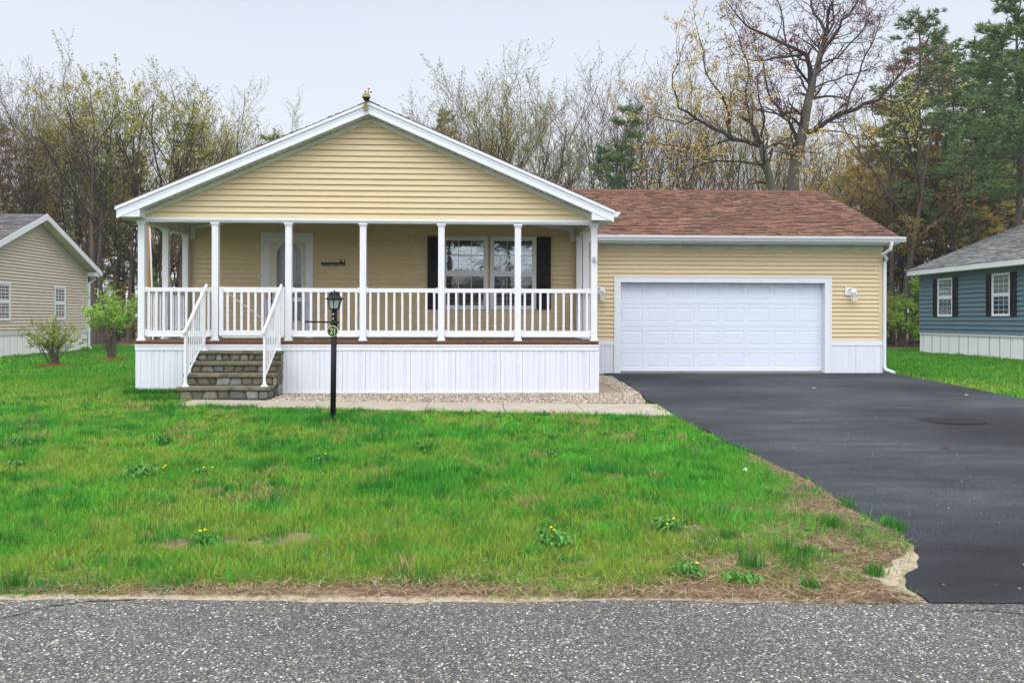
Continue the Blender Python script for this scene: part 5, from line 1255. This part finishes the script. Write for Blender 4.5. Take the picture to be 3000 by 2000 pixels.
def pine(seed,H,tr,clear=.25,dens=1.,wid=.2,tuft_n=9):
    r=random.Random(seed); T=MB(); W_=MB(); Nd=MB()
    P=[Vector((r.gauss(0,.05)*k*.3,r.gauss(0,.05)*k*.3,H*k/8-.2)) for k in range(9)]; T.tube(P,[tr*(1-.93*k/8) for k in range(9)],8,cap=False)
    def tuft(c,d,s_):
        for _ in range(tuft_n):
            a=(Vector(d)*.7+Vector((r.gauss(0,.6),r.gauss(0,.6),r.gauss(0,.45)+.15))).normalized(); b=a.orthogonal().normalized(); b.rotate(Matrix.Rotation(r.uniform(0,6.28),3,a)); L=s_*r.uniform(.6,1.2)
            Nd.face([c-b*.016*s_/.22,c+b*.016*s_/.22,c+a*L+b*.006,c+a*L-b*.006])
    nw=int(H/.55)
    for k in range(nw):
        t=clear*.5+(1-clear*.5)*k/nw; z=H*t; i=min(int(t*8),7); c0=P[i].lerp(P[i+1],t*8-i)
        for j in range(r.randint(3,5)):
            az=r.uniform(0,6.28); L=H*wid*(1.18-t)**.75*r.uniform(.5,1.15); 
            dead=t<clear
            if dead and r.random()<.5: continue
            d=Vector((math.cos(az),math.sin(az),r.uniform(-.05,.25)+.5*max(0,t-.7)))
            if dead: L*=.45
            Q=[c0]; dd=d.normalized(); n=4
            for m in range(n): dd=(dd+Vector((r.gauss(0,.07),r.gauss(0,.07),.05))).normalized(); Q.append(Q[-1]+dd*L/n)
            W_.tube(Q,[.035*(1-t*.6)*(1-.8*m/n)+.004 for m in range(n+1)],3,cap=False)
            if dead: continue
            ns=int(9*dens*(L/2.2)**.8)+3
            for m in range(ns):
                u=.25+.75*(m+r.random())/ns; i2=min(int(u*n),n-1); q=Q[i2].lerp(Q[i2+1],u*n-i2); sd_=Vector((r.gauss(0,1),r.gauss(0,1),r.gauss(0,.25)+.1)).normalized(); L2=L*.30*r.uniform(.3,1)*(1.2-u)+.10
                e=q+(dd*.6+sd_*.8).normalized()*L2; W_.tube([q,e],[.007,.003],3,cap=False)
                for v in (.45,.75,1.0): tuft(q.lerp(e,v),(e-q).normalized(),.20)
            tuft(Q[-1],dd,.26)
    for _ in range(6): tuft(P[-1]+Vector((0,0,-.2*_)),Vector((0,0,1)),.25)
    return T,W_,Nd
PROTO={}
def proto(key,name,builders,mats,H,partnames):
    root=bpy.data.objects.new(name,None); ORG[root.name]=Vector((0,0,0))
    parts=[]
    trunk,crown,leaf=builders
    me=[]
    for b,m in zip(builders,mats):
        x=bpy.data.meshes.new(name+'_mesh'); x.from_pydata(b.v,[],b.f); x.materials.append(m); me.append(x)
    zs_=[v[2] for b in builders for v in b.v]; H=float(np.percentile(zs_,99.7)); PROTO[key]=(me,name,H,partnames)
def plant(key,px,Y,toppy,label,group,cat='tree',rot=None,wx=1.,mats=None,z0=None):
    me,name,H,pn=PROTO[key]; x=xY(px,Y); z=float(g(Y)) if z0 is None else z0
    htop=onY(px,toppy,Y).z-z; s_=htop/H
    t=thing(name,(x,Y,z),label,cat,group); t.scale=(s_*wx,s_*wx,s_); t.rotation_euler=(0,0,random.uniform(0,6.28) if rot is None else rot)
    tr=bpy.data.objects.new(pn[0],me[0]); COL.objects.link(tr); tr.parent=t
    cr=bpy.data.objects.new(pn[1],me[1]); COL.objects.link(cr); cr.parent=t
    lf=bpy.data.objects.new(pn[2],me[2]); COL.objects.link(lf); lf.parent=cr
    if mats:
        lf.material_slots[0].link='OBJECT'; lf.material_slots[0].material=mats
    return t
PN=('trunk','crown','leaves')
proto('vase1','bare_tree',grow(1,16,.22,.45,11,1.20,.95,(9,6,4),.070,2,lead=.42),(M_barkd,M_barkd,M_lf_olive),16,PN)
proto('vase2','bare_tree',grow(2,16,.18,.35,11,.85,1.05,(9,6,4),.065,2,lead=.36),(M_barkd,M_barkd,M_lf_brown),16,PN)
proto('tall1','bare_tree',grow(3,16,.15,.35,8,.36,1.2,(9,6,4),.055,1,lead=.4),(M_barkd,M_barkd,M_lf_brown),16,PN)
proto('round','bare_tree',grow(8,16,.2,.32,16,1.30,.9,(10,7,5),.060,2,lead=.34),(M_barkd,M_barkd,M_lf_brown),16,PN)
proto('under','budding_tree',grow(4,9,.10,.2,12,.85,.35,(7,6,4),.07,3,thin=.9),(M_bark,M_barkd,M_lf_gold),9,PN)
def shaped(seed,Y0,pxb,limbs,trunk_idx,leafm,leafsz,lv,name,label):
    """an oak whose main limbs follow given courses, with twigs grown on them"""
    r=random.Random(seed); base=onY(pxb,1000,Y0); z0=float(g(Y0)); T=MB();Cn=MB();Lf=MB()
    def leaf(p):
        if r.random()<.35: return
        for _ in range(2):
            q=p+Vector((r.gauss(0,.05),r.gauss(0,.05),r.gauss(0,.05))); a=Vector((r.gauss(0,1),r.gauss(0,1),r.gauss(0,1))).normalized(); b=a.orthogonal().normalized(); s_=leafsz*r.uniform(.5,1.3)
            Lf.face([q-a*s_,q-b*s_*.45,q+a*s_,q+b*s_*.45])
    def sub(p,d,L,rad,lev):
        n=[5,4,3][min(lev,2)]; P=[Vector(p)]; d=Vector(d).normalized()
        for k in range(n): d=(d+Vector((r.gauss(0,.2),r.gauss(0,.2),r.gauss(0,.2)+.04))).normalized(); P.append(P[-1]+d*L/n)
        Cn.tube(P,[max(.0055,rad*(1-.6*k/n)) for k in range(n+1)],4 if lev==0 else 3,cap=False)
        if lev>=len(lv):
            for q in P[1:]: leaf(q)
            return
        for k in range(lv[lev]):
            t=.2+.78*(k+r.random())/lv[lev]; i=min(int(t*n),n-1); q=P[i].lerp(P[i+1],t*n-i); dd=(P[i+1]-P[i]).normalized()
            sd=Vector((r.gauss(0,1),r.gauss(0,1),r.gauss(0,.7))); sd=(sd-dd*sd.dot(dd)).normalized(); an=r.uniform(.5,1.05)
            sub(q,dd*math.cos(an)+sd*math.sin(an),L*r.uniform(.4,.62)*(1.1-.4*t),rad*(1-.5*t)*.55,lev+1)
    for idx,(pts,r0,r1,dy) in enumerate(limbs):
        n=len(pts); Q=[]
        for k,(px,py) in enumerate(pts):
            yy=Y0+(dy[0]+(dy[1]-dy[0])*k/(n-1)); Q.append(onY(px,py,yy)+Vector((r.gauss(0,.03),r.gauss(0,.1),r.gauss(0,.03)))*(k>0))
        P=[]
        for a,b in zip(Q[:-1],Q[1:]):
            P.append(a); P.append(a.lerp(b,.5)+Vector((r.gauss(0,.05),r.gauss(0,.05),r.gauss(0,.05)))*(1 if idx not in trunk_idx else .4))
        P.append(Q[-1]); m=len(P)
        if idx in trunk_idx: P=[Vector((base.x,Y0,z0-.1))]+P; rr=[r0*1.15]+[r0+(r1-r0)*k/(m-1) for k in range(m)]; T.tube(P,rr,9,cap=False)
        else: rr=[r0+(r1-r0)*k/(m-1) for k in range(m)]; Cn.tube(P,rr,6,cap=False)
        for i in range(3 if idx in trunk_idx else 1,len(P)-1):
            if idx in trunk_idx and P[i].z<6.5: continue
            for _ in range(r.choice((1,2,2))):
                dd=(P[i+1]-P[i]).normalized(); q=P[i].lerp(P[i+1],r.random()); sd=Vector((r.gauss(0,1),r.gauss(0,1),r.gauss(0,.7)+.25)); sd=(sd-dd*sd.dot(dd)).normalized(); an=r.uniform(.5,1.1)
                sub(q,dd*math.cos(an)+sd*math.sin(an),r.uniform(.9,2.2),max(.012,rr[i]*.33),0)
        sub(P[-1],(P[-1]-P[-2]),1.6,rr[-1],0)
    t=thing(name,(base.x,Y0,z0),label,'tree','bare deciduous trees behind the houses')
    T.build('trunk',M_bark,t); c=Cn.build('crown',M_barkd,t); Lf.build('leaves',leafm,c)
OAK_A=[([(2318,620),(2330,500),(2350,387),(2372,287),(2380,232),(2407,155),(2424,105)],.27,.09,(0,0)),
 ([(2424,105),(2402,60),(2382,10),(2372,-60)],.075,.03,(0,.8)),([(2407,155),(2440,110),(2468,60),(2505,20),(2530,-50)],.08,.03,(0,-1)),
 ([(2374,235),(2364,185),(2352,158),(2282,124),(2216,100),(2180,70),(2148,35)],.11,.025,(0,-1.5)),([(2355,160),(2300,167),(2250,177),(2200,176),(2165,160)],.055,.02,(-.3,1)),
 ([(2338,322),(2292,331),(2258,290),(2242,240),(2236,185),(2215,130)],.075,.022,(0,1.6)),([(2345,370),(2300,345),(2250,322),(2205,315)],.06,.02,(0,-1)),
 ([(2350,395),(2385,385),(2425,355),(2478,326),(2530,305),(2579,287),(2610,250),(2645,205),(2672,165)],.13,.02,(0,-1.8)),([(2579,287),(2620,298),(2660,288),(2705,250)],.04,.018,(-1.2,-.6)),
 ([(2478,326),(2492,270),(2512,220),(2535,165),(2560,110),(2578,55)],.06,.02,(-.8,1)),([(2377,262),(2425,247),(2475,222),(2520,210)],.05,.02,(0,1.5)),
 ([(2376,250),(2335,200),(2312,150),(2302,90),(2290,25),(2280,-40)],.07,.02,(0,2)),([(2395,190),(2450,170),(2500,120),(2535,80),(2555,30)],.05,.018,(0,1.2)),([(2425,100),(2445,60),(2440,10),(2450,-50)],.06,.02,(0,-.8))]
OAK_B=[([(2280,620),(2266,553),(2248,480),(2226,428)],.20,.13,(0,0)),([(2226,428),(2185,412),(2142,409),(2090,375),(2040,345),(1990,318),(1972,250),(1985,185)],.10,.02,(0,-1.5)),
 ([(2142,409),(2136,330),(2110,280),(2082,240),(2062,180),(2052,115)],.07,.02,(-.4,.8)),([(2215,415),(2194,330),(2186,260),(2192,180),(2172,105)],.08,.02,(0,1.2)),
 ([(2245,482),(2165,476),(2100,475),(2030,492),(1985,520)],.05,.018,(0,-1)),([(2226,428),(2240,370),(2225,310),(2215,260)],.06,.02,(0,-1.5)),([(2142,409),(2080,430),(2010,440),(1950,425)],.045,.018,(-.4,-1)),
 ([(2235,440),(2290,420),(2330,440),(2390,450)],.05,.018,(0,-.8)),([(2040,345),(2005,360),(1950,350),(1900,330)],.035,.015,(-1.2,-1.6))]
proto('oak2','oak_tree',grow(15,12,.26,.30,10,1.2,.42,(7,6,4),.06,2,wig=.16,tilt=-.12),(M_bark,M_barkd,M_lf_gold),12,PN)
PP=('trunk','crown','needles')
proto('pine1','pine_tree',pine(5,17,.22,.30,1.7,.19),(M_barkp,M_barkp,M_needle),17,PP)
proto('pine2','pine_tree',pine(6,17,.20,.42,1.6,.22),(M_barkp,M_barkp,M_needle2),17,PP)
proto('pine3','pine_tree',pine(7,11,.12,.10,1.5,.20),(M_barkp,M_barkp,M_needle),11,PP)
GB='bare deciduous trees behind the houses'; GP='pines behind the houses'
T_=[ # key, px, Y, top py, label, mats
('vase1',455,44,168,'wide olive-budded tree rising highest behind the left slope of the porch roof',M_lf_olive,1.15),
('vase2',250,46,235,'budding tree standing left of the widest olive-budded tree',M_lf_olive,1.0),
('vase2',40,44,185,'reddish bare tree at the far left edge of the picture',M_lf_brown,1.),
('tall1',150,50,215,'slim bare tree second from the left edge',M_lf_brown,1.1),
('vase1',690,48,262,'thin olive-budded tree leaning over the left roof slope, rightmost of the left wood',M_lf_olive,.9),
('round',1490,47,195,'big rounded bare tree directly behind the right roof slope',M_lf_olive,1.1),
('round',1330,52,300,'short bare tree left of the rounded one, tips showing above the roof slope',M_lf_brown,.9),
('tall1',1800,50,165,'slender bare tree above the left end of the garage ridge',M_lf_brown,1.35),
('tall1',1945,49,190,'slender russet-tipped bare tree above the garage roof, left of the oaks',M_lf_brown,1.4),
('vase2',2090,47,215,'golden-flecked bare tree just left of the big oak',M_lf_gold,1.1),
('vase2',2560,44,380,'tan-flowering tree at the right end of the garage ridge',M_lf_gold,1.2),
('vase2',2265,52,235,'pale green-tipped tree behind the big oak',M_lf_olive,1.2),
('tall1',2420,50,330,'slim bare tree between the big oak and the pines',M_lf_gold,1.3),
]
for key,px,Y,tp,lab,mt,wx in T_: plant(key,px,Y,tp,lab,GB,mats=mt,wx=wx)
shaped(5,34.5,2312,OAK_A,(0,),M_lf_red,.060,(4,3),'oak_tree','tall dark oak with red buds towering behind the garage, cut off at the top')
shaped(6,33.5,2290,OAK_B,(0,),M_lf_gold,.075,(4,3),'oak_tree','lower oak with golden tufts leaning left in front of the tall oak')
plant('oak2',2480,40,470,'low golden tree hanging over the right end of the garage roof',GB,wx=1.3,rot=4.1)
PT=[('pine1',2690,44,40,'tall pine with an open top left of the right-hand edge pines',None,1.15),
('pine2',2800,40,170,'broad pine between the tallest pine and the picture edge',None,1.2),
('pine2',2985,33,-60,'near pine at the right edge with branches reaching into the sky',M_needle,1.15),
('pine1',2890,47,190,'pine directly above the blue house roof ridge',None,1.2),
('pine3',1835,44,310,'narrow dark green pine above the garage roof near its left end',None,.9),
('pine3',1775,45,430,'shorter companion pine left of the narrow dark green pine',None,1.),
('pine1',560,52,360,'pine filling the gap right of the wide olive-budded tree',None,1.3),
('pine2',130,50,380,'pine above the left house roof',None,1.3),
('pine2',345,49,400,'pine in the gap between the left house and the porch roof',None,1.3),
('pine1',-20,47,360,'pine at the far left edge behind the beige house',None,1.3),
('pine1',1300,54,330,'small pine tip above the middle of the right roof slope',None,.8),
('pine2',2745,47,140,'pine filling the gap between the two tallest pines at the right',None,1.3),
('pine1',2860,43,120,'leaning pine over the middle of the blue house roof',None,1.3),
('pine2',2935,45,60,'tall pine just left of the near pine at the right edge',None,1.2),
('pine1',2640,46,300,'low pine left of the tallest pine, above the garage gutter end',None,1.3),
('pine1',2610,50,250,'hazy pine behind the tallest pine, to its left',None,1.2),
('pine3',800,50,395,'pine tip showing just over the left roof slope',None,1.)]
for key,px,Y,tp,lab,mt,wx in PT: plant(key,px,Y,tp,lab,GP,mats=mt,wx=wx)
# trunks one can tell apart in the gaps beside the houses, and a mass of woodland behind
random.seed(11)
def mass(name,items,label):
    """many small copies merged into one far wood"""
    V=[];Fq=[[],[],[]];mt=[];vo=0
    big=bpy.data.meshes.new(name); verts=[];faces=[];mi=[];mats=[]
    for key,x,y,s_,wx,leafm in items:
        me,_,H,_=PROTO[key]; a=random.uniform(0,6.28); ca,sa=math.cos(a),math.sin(a)
        for k,m in enumerate(me):
            n=len(m.vertices); co=np.empty(n*3,np.float32); m.vertices.foreach_get('co',co); co=co.reshape(-1,3)
            v=np.stack([(co[:,0]*ca-co[:,1]*sa)*s_*wx+x,(co[:,0]*sa+co[:,1]*ca)*s_*wx+y,co[:,2]*s_+.2],-1)
            li=np.empty(len(m.loops),np.int32); m.loops.foreach_get('vertex_index',li); ls=np.empty(len(m.polygons),np.int32); m.polygons.foreach_get('loop_start',ls); lt_=np.empty(len(m.polygons),np.int32); m.polygons.foreach_get('loop_total',lt_)
            q4=lt_==4; idx=ls[q4][:,None]+np.arange(4); f=li[idx]+vo
            mm=leafm if (k==2 and leafm) else m.materials[0]
            if mm not in mats: mats.append(mm)
            verts.append(v); faces.append(f); mi.append(np.full(len(f),mats.index(mm),np.int32)); vo+=n
    V=np.concatenate(verts);Fc=np.concatenate(faces); MI=np.concatenate(mi)
    o=npmesh(name,V,Fc,4,mats[0])
    for m in mats[1:]: o.data.materials.append(m)
    if len(o.data.polygons)==len(MI): o.data.polygons.foreach_set('material_index',MI)
    return tag(o,label,'woodland',kind='stuff')
proto('f_tall','bare_tree',grow(31,15,.13,.3,10,.5,.8,(5,4),.10,2,thin=.7),(M_barkd,M_barkd,M_lf_brown),15,PN)
proto('f_brush','bare_tree',grow(32,5,.05,.05,12,.9,.5,(6,5),.09,3),(M_barkd,M_barkd,M_lf_brown),5,PN)
proto('f_pine','pine_tree',pine(33,14,.16,.3,.55,.2,6),(M_barkp,M_barkp,M_needle),14,PP)
items=[]
def strip(px0,px1,n,ya,yb,hh,keys,leafs):
    for k in range(n):
        Y=random.uniform(ya,yb); px=px0+(px1-px0)*(k+random.random())/n; key=random.choice(keys); H=PROTO[key][2]; h=random.uniform(*hh) if key!='f_brush' else random.uniform(2,4.2)
        items.append((key,xY(px,Y),Y,h/H,1.15,random.choice(leafs)))
LV=[M_lf_olive,M_lf_olive,M_lf_gold,M_lf_green,M_needle]
strip(-350,900,34,52,68,(9,12),['f_tall','f_pine','f_pine'],[M_lf_olive,M_needle2,None]); strip(-350,700,20,43,50,(3,5),['f_brush'],LV)
strip(-350,700,16,41,47,(7,11),['f_tall','f_pine','f_tall'],[M_lf_olive,M_lf_gold,None])
strip(2480,3350,36,48,66,(10,14),['f_tall','f_pine','f_pine'],[M_lf_olive,M_lf_gold,None]); strip(2450,3350,26,38,44,(3,5),['f_brush'],LV+[M_lf_green])
strip(1150,2500,22,58,75,(8,11),['f_tall','f_tall','f_pine'],[M_lf_olive,M_lf_brown,M_lf_gold])
strip(2500,3350,14,38,46,(8,13),['f_tall','f_pine'],[M_lf_gold,None])
mass('woodland',items,'hazy mixed wood of pines and bare trees behind all three houses')
items=[]
for k in range(26): items.append(('f_brush',random.uniform(-45,45),random.uniform(-44,-36),random.uniform(.8,1.1),1.6,M_needle))
for k in range(7): items.append(('f_tall',-22+7.5*k+random.uniform(-2,2),random.uniform(-42,-36),random.uniform(.8,1.1),1.4,M_needle))
mass('street_woodland',items,'wood across the road mirrored in the porch windows')

# trunks in the gaps
def trunk_tree(px,Y,r_,lab,lean=0):
    x=xY(px,Y); t=thing('bare_tree',(x,Y,.2),lab,'tree','trunks at the wood edge')
    b=grow(int(px),12,r_,.45,7,.7,.4,(4,4),.09,2,tilt=lean,twig_r=.008)
    for bb,nm,m in ((b[0],'trunk',M_barkp),(b[1],'crown',M_barkd),(b[2],'leaves',M_lf_olive)):
        bb.v=[(v[0]+x,v[1]+Y,v[2]+.2) for v in bb.v]; bb.build(nm,m,t)
for a in ((272,41,.17,'dark trunk just right of the left house downspout'),(300,42.5,.14,'dark trunk between the left house and the leafy shrub'),(375,43,.12,'thin trunk just left of the porch corner post'),(470,42,.15,'trunk framed between the first two left porch posts'),(515,43,.13,'trunk seen through the rear left porch bay'),
          (2640,38.5,.17,'pale trunk left of the blue house'),(2610,41,.15,'dark trunk next to the garage downspout'),(2675,42,.13,'dark trunk touching the corner of the blue house')): trunk_tree(*a)

# shrubs
def shrub(px,py,toppy,wpx,leafm,name,lab,seed,stems,leafy,green):
    p=G(px,py); t=thing(name,tuple(p),lab,'shrub'); H=onY(px,toppy,p.y).z-p.z; Wd=wpx/F*p.y/2
    r=random.Random(seed); Wd_=MB(); Lf=MB()
    def lf(c,s_):
        a=Vector((r.gauss(0,1),r.gauss(0,1),r.gauss(0,1)+.5)).normalized(); b=a.orthogonal().normalized(); Lf.face([c-a*s_*.2,c+a*s_*.5-b*s_*.35,c+a*s_,c+a*s_*.5+b*s_*.35])
    for k in range(stems):
        az=r.uniform(0,6.28); ln=r.uniform(.05,1) ; top=Vector((p.x+math.cos(az)*Wd*ln,p.y+math.sin(az)*Wd*ln,p.z+H*r.uniform(.55,1)*(1-.28*ln*ln)))
        b0=Vector((p.x+r.gauss(0,.05),p.y+r.gauss(0,.05),p.z)); mid=b0.lerp(top,.5)+Vector((-(top.x-b0.x)*.12,-(top.y-b0.y)*.12,H*.08))
        P=[b0,b0.lerp(mid,.5)+Vector((r.gauss(0,.02),r.gauss(0,.02),0)),mid,mid.lerp(top,.5)+Vector((r.gauss(0,.03),r.gauss(0,.03),0)),top]
        Wd_.tube(P,[.010,.008,.007,.005,.0025],4,cap=False)
        for m in range(9):
            u=r.uniform(.40,1); i=min(int(u*4),3); q=P[i].lerp(P[i+1],u*4-i); d=Vector((r.gauss(0,.6),r.gauss(0,.6),r.gauss(.5,.4))).normalized(); L=H*r.uniform(.07,.20); e=q+d*L
            Wd_.tube([q,q.lerp(e,.5)+Vector((0,0,.01)),e],[.005,.004,.002],3,cap=False)
            if q.z-p.z>H*green:
                for v in range(leafy): c=q.lerp(e,r.random()); c=c+Vector((r.gauss(0,.02),r.gauss(0,.02),r.gauss(0,.02))); lf(c,r.uniform(.035,.075))
    Wd_.build('stems',M_bark,t); Lf.build('leaves',leafm,t)
    ml=MB(); n=28; rr=.42
    ml.face([(p.x+rr*math.cos(2*math.pi*k/n)*r.uniform(.85,1.1),p.y+rr*math.sin(2*math.pi*k/n)*r.uniform(.85,1.1),p.z+.02) for k in range(n)])
    for k in range(700):
        a=r.uniform(0,6.28); q_=rr*1.05*math.sqrt(r.random()); c=Vector((p.x+q_*math.cos(a),p.y+q_*math.sin(a),p.z+.03+.06*max(0,1-q_/rr))); s_=r.uniform(.012,.035); b=r.uniform(0,3)
        ml.face([c+Vector((s_*math.cos(b),s_*math.sin(b),r.uniform(-.01,.02))),c+Vector((-s_*.3*math.sin(b),s_*.3*math.cos(b),r.uniform(0,.015))),c-Vector((s_*math.cos(b),s_*math.sin(b),r.uniform(-.01,.01))),c+Vector((s_*.3*math.sin(b),-s_*.3*math.cos(b),0))])
    o=ml.build('mulch_ring',M_mulch); tag(o,'ring of red-brown bark mulch under the '+('sparse wide shrub' if green<.2 else 'tall leafy shrub'),'mulch',kind='stuff')
shrub(159,1073,925,205,M_lf_shrub,'shrub','sparse twiggy shrub spreading in front of the beige left house',3,44,4,.12)
shrub(326,1053,832,185,M_lf_green,'shrub','tall bright green leafy shrub between the left house and the porch',4,40,12,.38)
for (px,py,w_,lab) in ((248,1028,20,'small green perennial clump at the corner of the beige house'),(27,1051,14,'tiny clump at the beige house foundation, leftmost'),(66,1046,10,'tiny clump at the beige house foundation, second from left'),(105,1042,12,'tiny clump at the beige house foundation nearest the sparse shrub')):
    p=G(px,py); q=MB(); r=random.Random(px); w2=w_/F*p.y
    for k in range(110):
        a=r.uniform(0,6.28); c=Vector((p.x+w2*.5*math.cos(a)*r.random(),p.y+w2*.5*math.sin(a)*r.random(),p.z)); L=w2*r.uniform(.4,.9); d=Vector((math.cos(a)*.5,math.sin(a)*.5,1)).normalized(); b=Vector((-math.sin(a),math.cos(a),0))*.012
        q.face([c-b,c+b,c+d*L*.6+b*1.2,c+d*L*.6-b*1.2]); q.face([c+d*L*.6-b*1.2,c+d*L*.6+b*1.2,c+d*L])
    tag(q.build('perennial_clump',M_lf_green),lab,'plant','perennials along the beige house')

# ------------------------------------------------------------------ haze
hz=MB(); hz.box(-260,260,-90,230,-1.2,24)
M_haze=bpy.data.materials.new('morning_haze'); M_haze.use_nodes=True; nt=M_haze.node_tree; nt.nodes.clear()
o=N(nt,'ShaderNodeOutputMaterial'); v=N(nt,'ShaderNodeVolumePrincipled'); v.inputs['Color'].default_value=(.93,.96,1,1); v.inputs['Density'].default_value=.0006; v.inputs['Anisotropy'].default_value=.2
nt.links.new(v.outputs[0],o.inputs['Volume'])
tag(hz.build('haze',M_haze),kind='stuff')
